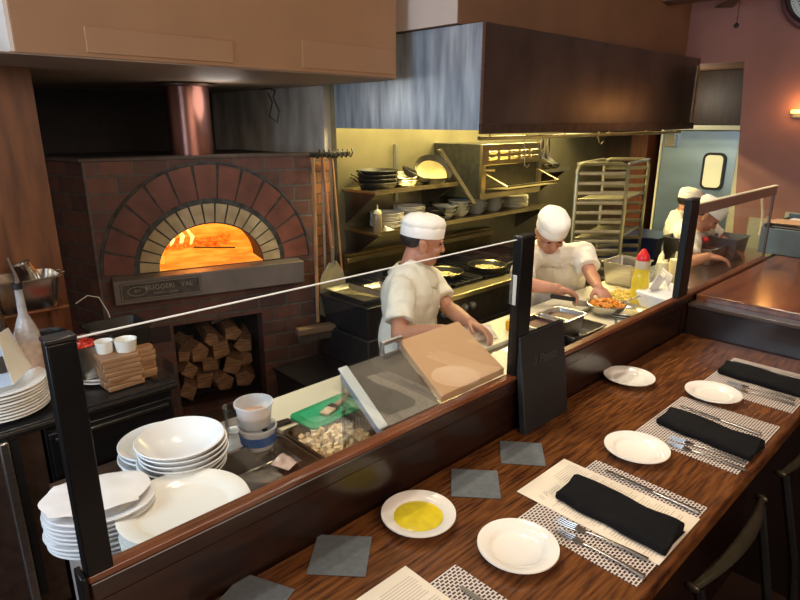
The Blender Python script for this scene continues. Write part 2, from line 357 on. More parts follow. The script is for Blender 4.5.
# ================================================================== OVEN
ov=thing('pizza_oven','wood-fired brick pizza oven with arched mouth','oven',(1.1919,3.8217,0),math.radians(-15.4))
AX,AZ=.615,1.075; RI,HI=.335,.28
def arcz(x,r,hh):
    q=1-((x-AX)/r)**2; return AZ+hh*math.sqrt(max(0,q))
f=MB(); x0,x1=-.07,1.32; TH=.14
f.box(x0,0,0,.32,TH,.70); f.box(.915,0,0,x1,TH,.70); f.box(x0,0,0,x1,TH,.04)   # around the wood store
f.box(x0,0,.70,x1,TH,AZ)
RO,HO=.47,.43
f.box(x0,0,AZ,AX-RO,TH,1.765); f.box(AX+RO,0,AZ,x1,TH,1.765)
N=28
for i in range(N):
    a,b=AX-RO+2*RO*i/N,AX-RO+2*RO*(i+1)/N
    f.hexa([(a,0,arcz(a,RO,HO)),(b,0,arcz(b,RO,HO)),(b,TH,arcz(b,RO,HO)),(a,TH,arcz(a,RO,HO))],[(a,0,1.765),(b,0,1.765),(b,TH,1.765),(a,TH,1.765)])
f.build('brick_face',BRICK,ov,smooth=False)
# facets
def facet(name,p,q,m,z1=1.765):
    d=V((q[0]-p[0],q[1]-p[1],0)); n=V((-d.y,d.x,0)).normalized()*.12
    if n.y<0: n=-n
    g=MB(); L=d.length; g.box(0,0,0,L,.12,z1)
    return g.build(name,m,ov,smooth=False,loc=(p[0],p[1],0),rz=math.atan2(d.y,d.x))
facet('side_facet',(-.26,.34),(-.07,0),BRICK)
facet('side_facet',(1.32,0),(1.50,.10),BRICKL)
# body behind: walls + flat top
bd=MB(); bd.hexa([(-.26,.36,.0),(-.15,.16,.0),(-.15,1.33,0),(-.26,1.33,0)],[(-.26,.36,1.74),(-.15,.16,1.74),(-.15,1.33,1.74),(-.26,1.33,1.74)])
bd.prism([(-.06,.10),(1.31,.10),(1.46,.2),(1.26,1.33),(-.26,1.33),(-.24,.36)],1.742,1.76)
bd.box(-.2,1.31,0,1.26,1.33,1.74)
bd.build('oven_body',mat('soot_masonry',(.018,.015,.013),.85,var=.3),ov)
MB().prism([(-.09,-.012),(1.33,-.012),(1.52,.09),(1.49,.16),(-.05,.16),(-.22,.38),(-.29,.36)],1.765,1.785).build('top_ledge',mat('ledge_stone',(.10,.075,.065),.7,var=.2),ov,bevel=.004)
# radial brick arches
def arch(name,m,r0,h0,r1,h1,n,y0,y1,gap,a0=0.0,a1=PI,sub=4,irr=0):
    g=MB()
    for i in range(n):
        s=a0+(a1-a0)*i/n+gap/2; e=a0+(a1-a0)*(i+1)/n-gap/2
        pts=[]
        for k in range(sub+1):
            a=s+(e-s)*k/sub; pts.append((AX+r0*math.cos(a),AZ+h0*math.sin(a)))
        sh=.007*(1 if irr else 0)
        out=[]
        for k in range(sub+1):
            a=(s+sh)+(e-s-2*sh)*k/sub; out.append((AX+r1*math.cos(a),AZ+h1*math.sin(a)))
        for k in range(sub):
            q=[pts[k],pts[k+1],out[k+1],out[k]]
            g.hexa([(x,y0,z) for x,z in q],[(x,y1,z) for x,z in q])
    return g.build(name,m,ov,smooth=False)
arch('mortar_ring',MORTAR,.335,.285,.475,.435,1,-.004,.11,0,sub=40)
arch('fire_brick_arch',ARCHTAN,.338,.29,.452,.41,17,-.016,.10,.028,sub=3)
arch('mortar_ring',MORTAR,.475,.435,.665,.665,1,-.003,.0,0,sub=40)
arch('red_brick_arch',ARCHRED,.485,.445,.655,.655,13,-.012,-.0,.016,sub=3,irr=1)
arch('arch_outline',MORTAR,.664,.664,.674,.674,1,-.014,.0,0,sub=48)
# vertical corner trim line
MB().tube([(-.07,-.005,0),(-.07,-.005,1.765)],.008,6).build('corner_joint',mat('corner_joint_mortar',(.12,.11,.10),.8,var=.2),ov)
# interior dome and hearth floor
dm=MB(); R1=.62
rings=[]
for j in range(9):
    ph=PI/2*j/8; rr=R1*math.cos(ph)
    rings.append([(AX+rr*math.cos(a),.11+R1*.95+ (rr*math.sin(a))*.95,AZ+.46*math.sin(ph)) for a in [2*PI*k/40 for k in range(40)]])
vv=[[dm.bm.verts.new(p) for p in r] for r in rings]
for j in range(8):
    for k in range(40):
        cy=(rings[j][k][1]+rings[j+1][(k+1)%40][1])/2
        if cy<.24 and abs(rings[j][k][0]-AX)<.36 and rings[j+1][0][2]<AZ+.36: continue
        dm.face([vv[j][k],vv[j][(k+1)%40],vv[j+1][(k+1)%40],vv[j+1][k]])
dm.build('inner_dome',DOME,ov)
th=MB()
for i in range(24):
    a,b=PI*i/24,PI*(i+1)/24
    q=[(AX+RI*math.cos(a),AZ+HI*math.sin(a)),(AX+RI*math.cos(b),AZ+HI*math.sin(b)),(AX+(RI+.012)*math.cos(b),AZ+(HI+.012)*math.sin(b)),(AX+(RI+.012)*math.cos(a),AZ+(HI+.012)*math.sin(a))]
    th.hexa([(x,.0,z) for x,z in q],[(x,.26,z) for x,z in q])
th.build('throat_ring',mat('sooty_throat',(.03,.014,.008),.8,var=.3),ov)
MB().prism([(AX+.62*math.cos(2*PI*k/40),.70+.62*math.sin(2*PI*k/40)) for k in range(40)],AZ-.03,AZ).build('hearth_floor',FLOORF,ov)
MB().box(AX-.333,-.0,AZ+.0005,AX+.333,.2,AZ+.004).build('hearth_sill',FLOORF,ov)
# shelf (slab) with brand plaque
sh=MB().box(-.004,-.14,.922,1.192,-.001,1.072).build('front_shelf',mat('shelf_steel',(.20,.17,.15),.5,.3,var=.2,scale=4),ov,bevel=.004)
pl=MB().box(.03,-.146,.945,.50,-.1401,1.055).build('plaque',mat('plaque_metal',(.10,.09,.08),.5,.5,var=.3),sh,bevel=.002)
PLQ=mat('raised_lettering',(.34,.30,.25),.5,.3)
X,Z,N_=V((1,0,0)),V((0,0,1)),V((0,-1,0))
text('plaque_lettering','RUGGERI   VAL',.042,PLQ,basis(X,Z,N_,(.31,-.147,1.012)),pl)
text('plaque_small_lettering','FORNI A LEGNA',.020,PLQ,basis(X,Z,N_,(.285,-.147,.975)),pl)
e=MB()
for k in range(24):
    a,b=2*PI*k/24,2*PI*(k+1)/24
    e.tube([(.125+.055*math.cos(a),-.148,1.0+.028*math.sin(a)),(.125+.055*math.cos(b),-.148,1.0+.028*math.sin(b))],.0022,5)
e.build('plaque_emblem',PLQ,pl)
text('emblem_lettering','RV',.03,PLQ,basis(X,Z,N_,(.125,-.147,1.0)),pl)
pb=MB(); 
for a in ((.035,.95,.495,.953),(.035,1.047,.495,1.05),(.035,.95,.038,1.05),(.492,.95,.495,1.05)): pb.box(a[0],-.1485,a[1],a[2],-.146,a[3])
pb.build('plaque_border',PLQ,pl)
# wood store cavity
cv=MB(); cv.box(.30,.14,.02,.319,.95,.72); cv.box(.916,.14,.02,.935,.95,.72); cv.box(.30,.93,.02,.935,.95,.72); cv.box(.30,.14,.701,.935,.95,.72)
cv.build('wood_store',mat('dark_cavity',(.010,.007,.006),.9,var=.2),ov)  # near-black lining of the store
MB().box(.33,.30,.04,.91,.9,.06).build('wood_store_floor',MATS['dark_cavity'],ov)
MB().obox((.72,.22,.64),(.24,.04,.02),0,0,-.2).build('damper_strip',mat('damper',(.18,.13,.09),.5,.5),ov)
# one framed access brick
MB().box(.10,-.008,.60,.30,-.0,.71).build('access_panel',mat('access_panel_paint',(.03,.014,.012),.6),ov,bevel=.003)
def ovw(x,y,z):
    M=Matrix.Translation((1.1919,3.8217,0))@Matrix.Rotation(math.radians(-15.4),4,'Z'); return M@V((x,y,z))
# flue
fp=thing('flue_pipe','reddish metal flue pipe rising from the brick oven into the soffit','flue pipe',ovw(.585,.20,1.765),math.radians(-15.4))
MB().tube([(0,0,.02),(0,0,.452)],.135,40).build('pipe',mat('red_galvanised',(.30,.14,.11),.30,.9,var=.3,scale=4,stretch=(1,1,.3)),fp)
MB().lathe([(.137,.435),(.185,.44),(.185,.452),(.137,.452)],n=40).build('ceiling_collar',mat('collar_metal',(.12,.07,.055),.4,.8),fp)
# fire
fi=thing('burning_fire','glowing log fire with bright flames inside the oven','fire',ovw(AX-.05,.66,AZ),math.radians(-15.4))
rnd=random.Random(3)
lg=MB()
for i in range(5):
    x=rnd.uniform(-.28,.28); lg.tube([(x-.14,rnd.uniform(-.05,.1),.02+.03*(i%2)),(x+.14,rnd.uniform(-.05,.15),.035+.03*(i%3))],[.028,.024],8)
lg.build('burning_log',EMBER,fi)
em=MB()
for i in range(120): em.ell((rnd.uniform(-.30,.30),rnd.uniform(-.04,.12),rnd.uniform(.0,.05)),(rnd.uniform(.01,.026),)*3,n=6)
em.build('ember_bed',EMBER,fi)['kind']='stuff'
for i,(x,hh,w) in enumerate(((-.20,.12,.03),(-.12,.16,.04),(-.05,.22,.045),(.02,.19,.04),(-.26,.09,.02))):
    g=MB(); g.tube([(x,0,.03),(x+.02,0,.03+hh*.3),(x-.015,0,.03+hh*.6),(x+.03,0,.03+hh*.85),(x+.02,0,.03+hh)],[w*.6,w,w*.7,w*.35,.002],8,flat=.4); g.build('flame',FLAME,fi)
st=tag(MB().tube([(0,0,.012),(.22,-.22,.012)],.006,6).build('poker_stick',BLACK,loc=ovw(.60,.62,AZ)),'thin dark stick lying on the glowing oven floor','stick')
# firewood logs
lgroup='split logs stored under the oven'
k=0
def log(cx,cz,r,L,a,m,lab,y=.22,ry=0):
    g=thing('firewood_log',lab,'firewood',ovw(cx,y,cz),math.radians(-15.4)+a,lgroup)
    n=rnd.choice((4,5,5)); b=MB(); pts=[]
    rr=[r*rnd.uniform(.85,1.25) for _ in range(n)]; ph=rnd.random()*6
    A=[(rr[i]*math.cos(2*PI*i/n+ph),rr[i]*math.sin(2*PI*i/n+ph)) for i in range(n)]
    b.hexa([(x,0,z) for x,z in A],[(x*.85+rnd.uniform(-.01,.01),L,z*.9) for x,z in A])
    b.build('split_wood',m,g,bevel=.006)
    return g
spots=[(.40,.12,.07),(.53,.13,.075),(.67,.12,.07),(.81,.13,.075),(.44,.25,.07),(.58,.265,.07),(.72,.25,.075),(.84,.27,.06),(.40,.37,.055),(.51,.38,.075),(.66,.385,.075),(.82,.39,.07),(.60,.475,.055),(.76,.49,.06)]
words=['lowest row at the left end','lowest row, second from the left','lowest row, third from the left','lowest row at the right end','second row at the left end','second row, left of the middle','second row, right of the middle','second row at the right end','third row at the left end','third row, left of the middle','third row, right of the middle','third row at the right end','top of the pile, left one','top of the pile, right one']
for (x,z,r),wd in zip(spots,words):
    log(x,z,r,.38,rnd.uniform(-.35,.35),LOG,'split firewood log in the store under the oven, '+wd,y=.20+rnd.uniform(0,.12))

# peels and brush leaning by the oven
def pole(name,lab,cat,b,t,r,m):
    o=thing(name,lab,cat,b); d=V(t)-V(b); MB().tube([(0,0,0),d*.5,d],r,8).build('handle',m,o); return o,d
WPOLE=mat('worn_pole_wood',(.24,.12,.05),.5,col2=(.38,.20,.09),stretch=(8,8,1),scale=4)
b=(2.225, 3.12, 0.709); t_=(2.353, 3.28, 1.764)
br,d=pole('oven_brush','long wooden-handled oven brush with block head beside the brick oven','brush',b,t_,.012,WPOLE)
g=MB().obox((-.0,0,-.045),(.30,.07,.045),-.25); g.build('brush_block',mat('brush_wood',(.20,.12,.07),.6),br,bevel=.006)
g=MB()
for i in range(26): g.obox((-.135+.27*i/25,0,-.09),(.006,.05,.05),-.0)
g.build('bristles',mat('bristle',(.10,.07,.05),.8),br,rz=-.25)
b=(2.396, 3.16, 1.085); t_=(2.44, 3.3, 1.759)
pe,d=pole('pizza_peel','wooden-handled pizza peel with pale metal blade hanging beside the oven','pizza peel',b,t_,.011,mat('reddish_pole',(.26,.10,.045),.5,var=.2))
bl=[(-.035,.0),(-.10,-.08),(-.12,-.15),(-.12,-.34),(-.05,-.40),(.05,-.41),(.10,-.36),(.10,-.14),(.08,-.07),(.03,.0)]
MB().prismY(bl,-.004,.004).build('blade',mat('worn_aluminium',(.30,.28,.20),.45,.6,var=.2,scale=6),pe,bevel=.001)
MB().tube([(0,0,-.02),(0,0,.10)],.014,8).build('ferrule',STEEL,pe)
b=(2.389, 3.24, 0.874); t_=(2.46, 3.33, 1.711)
pk,d=pole('steel_peel','thin steel-handled turning peel half hidden behind the wider peel','pizza peel',b,t_,.009,STEEL)
MB().lathe([(.001,-.004),(.09,-.004),(.09,.004),(.001,.004)],n=24,M=Matrix.Translation((0,0.02,-.08))@Matrix.Rotation(PI/2,4,'X')).build('blade',DARKSTEEL,pk)
b=(2.548, 3.26, 0.971); t_=(2.569, 3.36, 1.751)
pk,d=pole('oven_rake','dark-handled oven rake, rightmost of the tools beside the oven','rake',b,t_,.008,WPOLE)
MB().obox((0,0,-.02),(.10,.012,.05)).build('rake_head',DARKSTEEL,pk,bevel=.002)
rk=thing('tool_rack','black hook rack across the top of the tools beside the oven','rack',(2.447, 3.4, 1.755))
MB().obox((.14,.0,.02),(.34,.02,.03)).build('bar',BLACK,rk,bevel=.003)
for i in range(8): MB().tube([(.0+i*.04,-.0,.02),(.0+i*.04,-.05,.0),(.0+i*.04,-.07,.03),(.0+i*.04,-.06,.055)],.006,6).build('hook',BLACK,rk)
# looped cable high on steel wall
cb=thing('looped_cable','black looped cable hanging on the grey wall above the oven','cable',(2.432, 3.9, 2.183))
MB().tube([(0,0,0),(.03,0,-.06),(.0,0,-.16),(.05,-.02,-.20),(.07,-.02,-.12),(.04,0,-.03),(.06,0,.02)],.006,8).build('loop',BLACK,cb)
MB().tube([(-.06,0,.02),(.0,-.02,.03),(.06,0,.02)],.005,6).build('hook_wire',BLACK,cb)

# ================================================================== SIDE COUNTER (left)
sc=thing('side_counter','black side counter with steel-edged top in front of the wood panel','counter',(-.55,2.46,0))
MB().box(-.2,-.02,.86,1.52,.735,.90).build('worktop',mat('counter_top_dark',(.02,.02,.02),.25,.3,var=.2),sc,bevel=.004)
MB().box(-.2,-.026,.878,1.52,-.0201,.888).build('top_edge',STEELH,sc)
MB().box(.99,.0,.0,1.50,.70,.859).build('cabinet',BLACKGLOSS,sc,bevel=.004)
for z0,z1 in((.64,.83),(.40,.62),(.12,.38)):
    dr=MB().box(1.0,-.018,z0,1.49,-.0001,z1).build('drawer',BLACKGLOSS,sc,bevel=.004)
    MB().box(1.02,-.030,z1-.035,1.47,-.0181,z1-.02).build('drawer_pull',DARKSTEEL,dr,bevel=.002)
MB().box(.42,.0,.06,.98,.70,.859).build('fridge_door',mat('brown_steel',(.16,.10,.075),.35,.8,var=.2),sc,bevel=.004)
MB().box(.872,-.02,.15,.90,-.001,.85).build('gap_shade_strip',BLACK,sc)  # solid black strip drawn for the shade in the gap by the handle
MB().box(.835,-.035,.12,.868,-.001,.86).build('door_handle',STEEL,sc,bevel=.006)
MB().box(-.2,.0,.06,.41,.70,.859).build('cabinet',DARKSTEEL,sc,bevel=.004)

# -- stack of plates with folded cards
def plate_mesh(r,h=.022,rim=.32,dep=.010,n=48):
    ri=r*(1-rim)
    return [(0,.004),(ri*.55,.004),(ri*.9,.0),(ri*.95,.004),(r*.97,h-.003),(r,h-.001),(r*.998,h+.002),(r*.98,h+.003),(ri*1.06,h*.78),(ri*1.0,h*.66),(ri*.93,.0085),(ri*.86,.0070),(0,.0068)]
def plate(name,lab,loc,r,m,group,cat='plate',sx=1,sy=1,rz=0,h=.022,rim=.30,n=48):
    o=MB().lathe(plate_mesh(r,h,rim),n=n,sx=sx,sy=sy).build(name,m,loc=loc,rz=rz)
    return tag(o,lab,cat,group)
def stack(name,base,cnt,dz,r,m,group,lab,toplab,cat='plate',**k):
    o=None
    for i in range(cnt):
        l=toplab if i==cnt-1 else lab
        jx,jy=random.uniform(-.004,.004),random.uniform(-.004,.004)
        loc=(base[0]+jx,base[1]+jy,base[2]+i*dz)
        if o is None: o=plate(name,l,loc,r,m,group,cat,**k); c=o
        else: c=copy_tree(o,l,loc)
    return c
pc=(0.353, 2.512, 0.98)
PL1=(pc[0]-.0,pc[1]+.12,.901)
stack('dinner_plate',PL1,9,.0125,.165,PORC,'plates stacked on the side counter','white dinner plate within the stack below the folded cards','white dinner plate on top of the stack, under the folded cards')
zt=.905+9*.0125+.014
BCARD=mat('pale_blue_card',(.42,.55,.72),.6,var=.03); WCARD=mat('white_card',(.78,.74,.66),.6,var=.02)
fc=thing('folded_card','white folded card with a black band standing on the plate stack','card',(PL1[0]-.01,PL1[1]+.0,zt))
g=MB(); g.hexa([(.04,-.09,0),(.14,.06,0),(.142,.06,.0),(.042,-.09,0)],[(.03,-.03,.19),(.09,.10,.17),(.092,.10,.17),(.032,-.03,.19)]); g.build('right_panel',WCARD,fc)
g=MB(); g.hexa([(-.14,-.10,0),(.04,-.09,0),(.04,-.088,0),(-.14,-.098,0)],[(-.14,-.03,.15),(.03,-.03,.19),(.03,-.028,.19),(-.14,-.028,.15)]); g.build('front_panel',BCARD,fc)
g=MB(); g.hexa([(-.14,-.082,.05),(.034,-.078,.05),(.034,-.074,.05),(-.14,-.074,.05)],[(-.14,-.062,.10),(.031,-.058,.11),(.031,-.052,.11),(-.14,-.054,.10)]); g.build('black_band',BLACK,fc)
fc2=thing('folded_card','white folded card leaning behind the banded card on the plate stack','card',(PL1[0]+.01,PL1[1]+.05,zt))
MB().hexa([(-.10,0,0),(.06,.04,0),(.06,.042,0),(-.10,.002,0)],[(-.14,.05,.19),(.02,.09,.19),(.02,.092,.19),(-.14,.052,.19)]).build('panel',WCARD,fc2)

# bottle
bt=thing('swirl_bottle','frosted glass bottle with pour spout and amber glow, on the side counter','bottle',(.495,2.74,.905))
MB().lathe([(0,0),(.048,.0),(.052,.01),(.052,.22),(.048,.26),(.030,.31),(.018,.34),(.015,.44),(.017,.45),(.0,.45)],n=28,sx=.95).build('glass_body',mat('frosted_glass',(.50,.46,.44),.25,alpha=.7,var=.2,scale=30,bump=.3,bscale=40),bt)
MB().lathe([(0,.20),(.050,.20),(.050,.01),(.0,.01)],n=28,sx=.95).build('amber_glow_fill',mat('amber_glow_fill',(.8,.4,.1),.3,emit=(1,.42,.08),estr=.12),bt)  # glow put into the liquid's colour, no lamp inside
MB().tube([(0,0,.45),(0,0,.50),(-.012,0,.55),(-.016,0,.575)],[.012,.006,.005,.004],8).build('pour_spout',STEEL,bt)
MB().lathe([(0,.445),(.019,.445),(.019,.47),(0,.47)],n=16).build('stopper',BLACK,bt)
bt2=thing('dark_bottle','dark bottle half cut off at the left edge behind the plates','bottle',(.405,2.82,.905))
MB().lathe([(0,0),(.045,.0),(.048,.01),(.048,.25),(.035,.32),(.017,.36),(.016,.46),(.0,.46)],n=24).build('glass_body',mat('dark_glass',(.04,.02,.012),.15,coat=.5),bt2)
MB().lathe([(0,.455),(.021,.455),(.022,.54),(0,.545)],n=16).build('cap',BLACK,bt2)
for i,(x,y) in enumerate(((.47,3.0),(.62,3.0),(.40,2.62))):
    c=thing('tea_light',['small glowing amber tea light behind the bottle','small glowing amber tea light right of the bottle','small glowing amber tea light by the plate stack'][i],'candle',(x,y,.905),group='tea lights on the side counter')
    MB().lathe([(0,0),(.03,0),(.034,.06),(.031,.06),(.027,.01),(0,.01)],n=20).build('holder',mat('amber_glass',(.6,.25,.05),.2,emit=(1,.35,.05),estr=.6),c)
    MB().ell((0,0,.045),(.01,.01,.02),n=8).build('flame',mat('candle_flame',(1,.6,.2),.5,emit=(1,.55,.15),estr=12),c)
# hotel pan with steel cups on a wooden ledge
lg=thing('wall_ledge','dark wooden ledge on the panel wall carrying the steel pan','ledge',(.56,3.06,1.185))
MB().box(-.26,-.10,-.012,.165,.13,0).build('board',PANELWOOD,lg,bevel=.004)
MB().box(-.2,.07,-.16,-.17,.13,-.03).build('bracket',PANELWOOD,lg); MB().box(.12,.07,-.16,.15,.13,-.03).build('bracket',PANELWOOD,lg)
def hotelpan(name,lab,loc,sx,sy,h,rz=0,m=STEEL,cat='pan',group=None,handles=False,r=.03,taper=.86):
    o=thing(name,lab,cat,loc,rz,group)
    n=6; top=rrect(sx,sy,r,n); g=MB()
    def ring(s,z,e=0): return [g.bm.verts.new((x*s+(e if x>0 else -e),y*s+(e if y>0 else -e),z)) for x,y in top]
    L=[ring(1,h,.010),ring(1,h-.004,.010),ring(1,h-.006,.0015),ring(taper,.003),ring(taper*.97,0)]
    I=[ring(1,h,0),ring(taper*.99,.008),ring(taper*.95,.005)]
    K=len(top)
    def br(a,b):
        for k in range(K): g.face([a[k],a[(k+1)%K],b[(k+1)%K],b[k]])
    for a,b in zip(L,L[1:]): br(a,b)
    g.face(L[-1][::-1]); br(I[0],L[0])
    for a,b in zip(I,I[1:]): br(b,a)
    g.face(I[-1]); g.build('pan_body',m,o)
    if handles:
        for s in(-1,1): MB().tube([(s*sx/2,-.03,h-.004),(s*(sx/2+.03),-.028,h-.002),(s*(sx/2+.03),.028,h-.002),(s*sx/2,.03,h-.004)],.004,6).build('handle',m,o)
    return o
hotelpan('steam_pan','deep stainless pan on the ledge, holding steel cups',(.56,3.05,1.186),.30,.20,.145,handles=True,m=mat('pan_steel',(.55,.46,.36),.25,1,var=.2,scale=4),r=.05)
for i,(dx,dy,tl) in enumerate(((.03,0,-.35),(.055,.035,-.5),(.0,-.03,-.25))):
    c=tag(MB().lathe([(0,0),(.022,0),(.030,.13),(.033,.131),(.031,.128),(.021,.006),(0,.004)],n=24,M=Matrix.Rotation(tl,4,'Y')).build('steel_cup',mat('cup_steel',(.6,.55,.5),.2,1),loc=(.60+dx,3.05+dy,1.265)),['steel cup leaning in the deep pan, middle one','steel cup leaning in the deep pan, rear one','steel cup leaning in the deep pan, front one'][i],'cup','steel cups in the deep pan')
# utensil pot
up=thing('steel_pot','black-rimmed steel pot holding a blue-handled tool beside the tomato pan','pot',(0.595, 2.908, 0.905))
MB().lathe([(0,0),(.075,0),(.08,.01),(.085,.17),(.09,.175),(.086,.176),(.080,.17),(.076,.012),(0,.008)],n=36).build('pot_body',mat('dark_pot',(.16,.16,.17),.25,.9),up)
MB().lathe([(.087,.172),(.092,.178),(.087,.184),(.082,.178),(.087,.172)],n=36).build('rim',DARKSTEEL,up)
bh=thing('scraper_tool','tool with a dark blue handle leaning in the steel pot','utensil',tuple(V(up.location)+V((.0,-.02,.012))))
MB().tube([(0,0,.0),(-.035,0,.15)],.006,6).build('shaft',STEEL,bh); MB().tube([(-.035,0,.15),(-.045,0,.2),(-.058,0,.26)],[.014,.017,.013],10,flat=.6).build('handle',BLUEH,bh)
# tomato bain
tb=(0.713, 2.708, 0.98)
hotelpan('steam_pan','square steel pan full of chopped tomatoes on the side counter',(tb[0],tb[1],.935),.16,.19,.15,m=STEEL,r=.02)
tm=MB()
for i in range(90): tm.obox((random.uniform(-.06,.06),random.uniform(-.075,.075),random.uniform(.0,.02)),(.018,.018,.014),random.random()*3,random.random())
tag(tm.build('chopped_tomato',TOMATO,loc=(tb[0],tb[1],1.048)),'bright red chopped tomatoes heaped in the steel pan','tomatoes',kind='stuff')
# small plates under
sp=(tb[0]+.03,tb[1]-.07,.905)
stack('square_plate',(tb[0]+.045,tb[1]-.0,.903),2,.014,.13,PORCB,'white plates under the tomato pan','white plate under the tomato pan, lower one','white plate under the tomato pan, upper one',h=.014)
# cutting boards stack
cbx=(0.802, 2.531, 0.905)
bz=.905
for i in range(7):
    w_=.22-.004*i
    o=thing('serving_board','small wooden serving board in the stack below the ramekins, '+['bottom','second from bottom','third from bottom','middle','third from top','second from top','top'][i]+' one','cutting board',(cbx[0]+random.uniform(-.006,.006),cbx[1]+.04,bz),random.uniform(-.12,.12),'stacked wooden serving boards')
    MB().prism([(-.10,-.07),(.05,-.07),(.06,-.03),(.12,-.03),(.13,-.015),(.13,.015),(.12,.03),(.06,.03),(.05,.07),(-.10,.07)],0,.020).build('board',PINEBOARD,o,bevel=.003)
    bz+=.0205
for i,(dx,dy,r,lab) in enumerate(((.015,-.01,.045,'larger white ramekin on top of the wooden boards'),(-.06,.03,.036,'smaller white ramekin on the wooden boards, left behind the larger'))):
    tag(MB().lathe([(0,0),(r*.85,0),(r*.9,.004),(r,.045),(r*1.03,.052),(r*.98,.052),(r*.92,.045),(r*.82,.008),(0,.006)],n=32).build('ramekin',PORC,loc=(cbx[0]+dx,cbx[1]+.04+dy,bz+.001)),lab,'ramekin','ramekins on the boards')
hotelpan('steam_pan','dull steel pan behind the ramekins at the back of the side counter',(.86,2.80,.905),.24,.22,.19,m=DARKSTEEL,r=.03)
wc=tag(MB().tube([(0,0,0),(.06,0,.03),(.11,0,.01),(.14,-.01,-.07),(.15,-.03,-.16)],.003,6).build('power_cable',mat('white_cable',(.6,.58,.52),.5),loc=(.80,3.16,1.13)),'thin white cable arching beside the right edge of the wood panel','cable')
gt=thing('glass_tray','small clear plastic tray at the right end of the side counter','tray',(0.89, 2.534, 0.905))
MB().box(-.0,-.05,0,.09,.07,.004).build('tray_base',PLASTIC,gt); MB().box(.086,-.05,.004,.09,.07,.06).build('tray_side',PLASTIC,gt)

# ================================================================== PREP TABLE (kitchen side of the parapet)
pt=thing('prep_table','long stainless prep table behind the wooden parapet','table',(0,0,0))
TZ=1.02
g=MB()
g.box(.30,1.045,TZ-.04,.665,1.74,TZ); g.box(.665,1.045,TZ-.04,1.17,1.225,TZ); g.box(.665,1.515,TZ-.04,1.17,1.74,TZ); g.box(1.17,1.045,TZ-.04,5.3,1.74,TZ); g.box(.902,1.225,TZ-.04,.915,1.515,TZ)
g.build('table_top',STEELH,pt)
MB().box(.31,1.06,.08,.335,1.72,TZ-.041).build('end_panel',mat('pinkish_steel',(.62,.50,.46),.4,.5,var=.05),pt)
MB().box(.336,1.70,.08,5.28,1.72,TZ-.041).build('rear_panel',STEEL,pt)
for x in(.34,2.0,3.6,5.24):
    for y in(1.08,1.68): MB().tube([(x,y,0),(x,y,.08)],.02,8).build('leg',STEEL,pt)
tag(MB().box(.92,1.517,TZ+.001,3.55,1.735,TZ+.022).build('cutting_board',WHITEPLASTIC,bevel=.004),'long white cutting board along the kitchen edge of the prep table','cutting board')
tag(MB().box(2.62,1.27,TZ+.001,3.35,1.472,TZ+.018).build('cutting_board',WHITEPLASTIC,bevel=.004),'white chopping board under the bowl of peppers in front of the second cook','cutting board')
tag(MB().box(1.60,1.22,TZ+.001,2.02,1.468,TZ+.018).build('cutting_board',WHITEPLASTIC,bevel=.004),'white chopping board under the yellow cup behind the upright menu','cutting board')

# plates on the prep table near end
big=(0.485, 1.25, 1.12)
b0=(big[0],big[1]+.005,TZ+.001)
stack('oval_platter',b0,7,.0125,.153,PORC,'cream platters stacked nearest the glass','large cream platter within the stack nearest the glass','large cream platter on top of the stack nearest the glass',sx=1,sy=1,h=.02,rim=.26)
op=(0.321, 1.414, 1.13)
b0=(op[0]+.014,op[1]-.013,TZ+.001)
stack('oval_platter',b0,8,.0125,.125,PORCB,'white oval platters stacked at the near end','white oval platter within the paper-topped stack at the near end','white oval platter on top of the stack, covered with paper',sx=1.0,sy=.80,rz=-.5,h=.016)
zt=TZ+8*.0125+.008
g=MB(); vs={}
NP=14
for i in range(NP+1):
    for j in range(NP+1):
        x=-.125+.24*i/NP; y=-.09+.17*j/NP
        z=.016+.006*noise.noise((x*14,y*14,3))
        if i in(0,NP) or j in(0,NP): z-=.003
        q_=math.hypot(x/.12,y/.085)/max(abs(x/.12),abs(y/.085),.01); k_=1/(1+(q_-1)*.75)*(1+.06*noise.noise((x*20,y*20,7))); x*=k_; y*=k_
        vs[i,j]=g.bm.verts.new((x,y,z))
for i in range(NP):
    for j in range(NP): g.face([vs[i,j],vs[i+1,j],vs[i+1,j+1],vs[i,j+1]])
tag(g.build('paper_sheet',mat('white_paper',(.82,.78,.74),.7,var=.02),loc=(b0[0]+.005,b0[1]+.01,zt),rz=-.35),'crumpled white paper sheet covering the oval platters','paper')
fb=(0.548, 1.631, 1.09)
stack('shallow_bowl',(fb[0]+.028,fb[1]-.012,TZ+.001),4,.018,.118,PORCB,'wide plates behind the bowl stack','white coupe plate in the stack behind the bowls','white coupe plate on top of the stack behind the bowls',h=.026,rim=.2)
bw=(0.582, 1.48, 1.165)
prof=[(0,.0),(.045,.0),(.05,.004),(.095,.034),(.115,.060),(.119,.064),(.116,.066),(.107,.059),(.090,.036),(.05,.010),(0,.008)]
o=None
for i in range(7):
    loc=(bw[0]+random.uniform(-.004,.004),bw[1]+random.uniform(-.004,.004),TZ+.001+i*.0135)
    lab='white pasta bowl within the stack of bowls behind the big platters' if i<6 else 'white pasta bowl on top of the stack of bowls, inside visible'
    if o is None: o=tag(MB().lathe(prof,n=48).build('pasta_bowl',PORCB,loc=loc),lab,'bowl','pasta bowls stacked on the prep table')
    else: copy_tree(o,lab,loc)
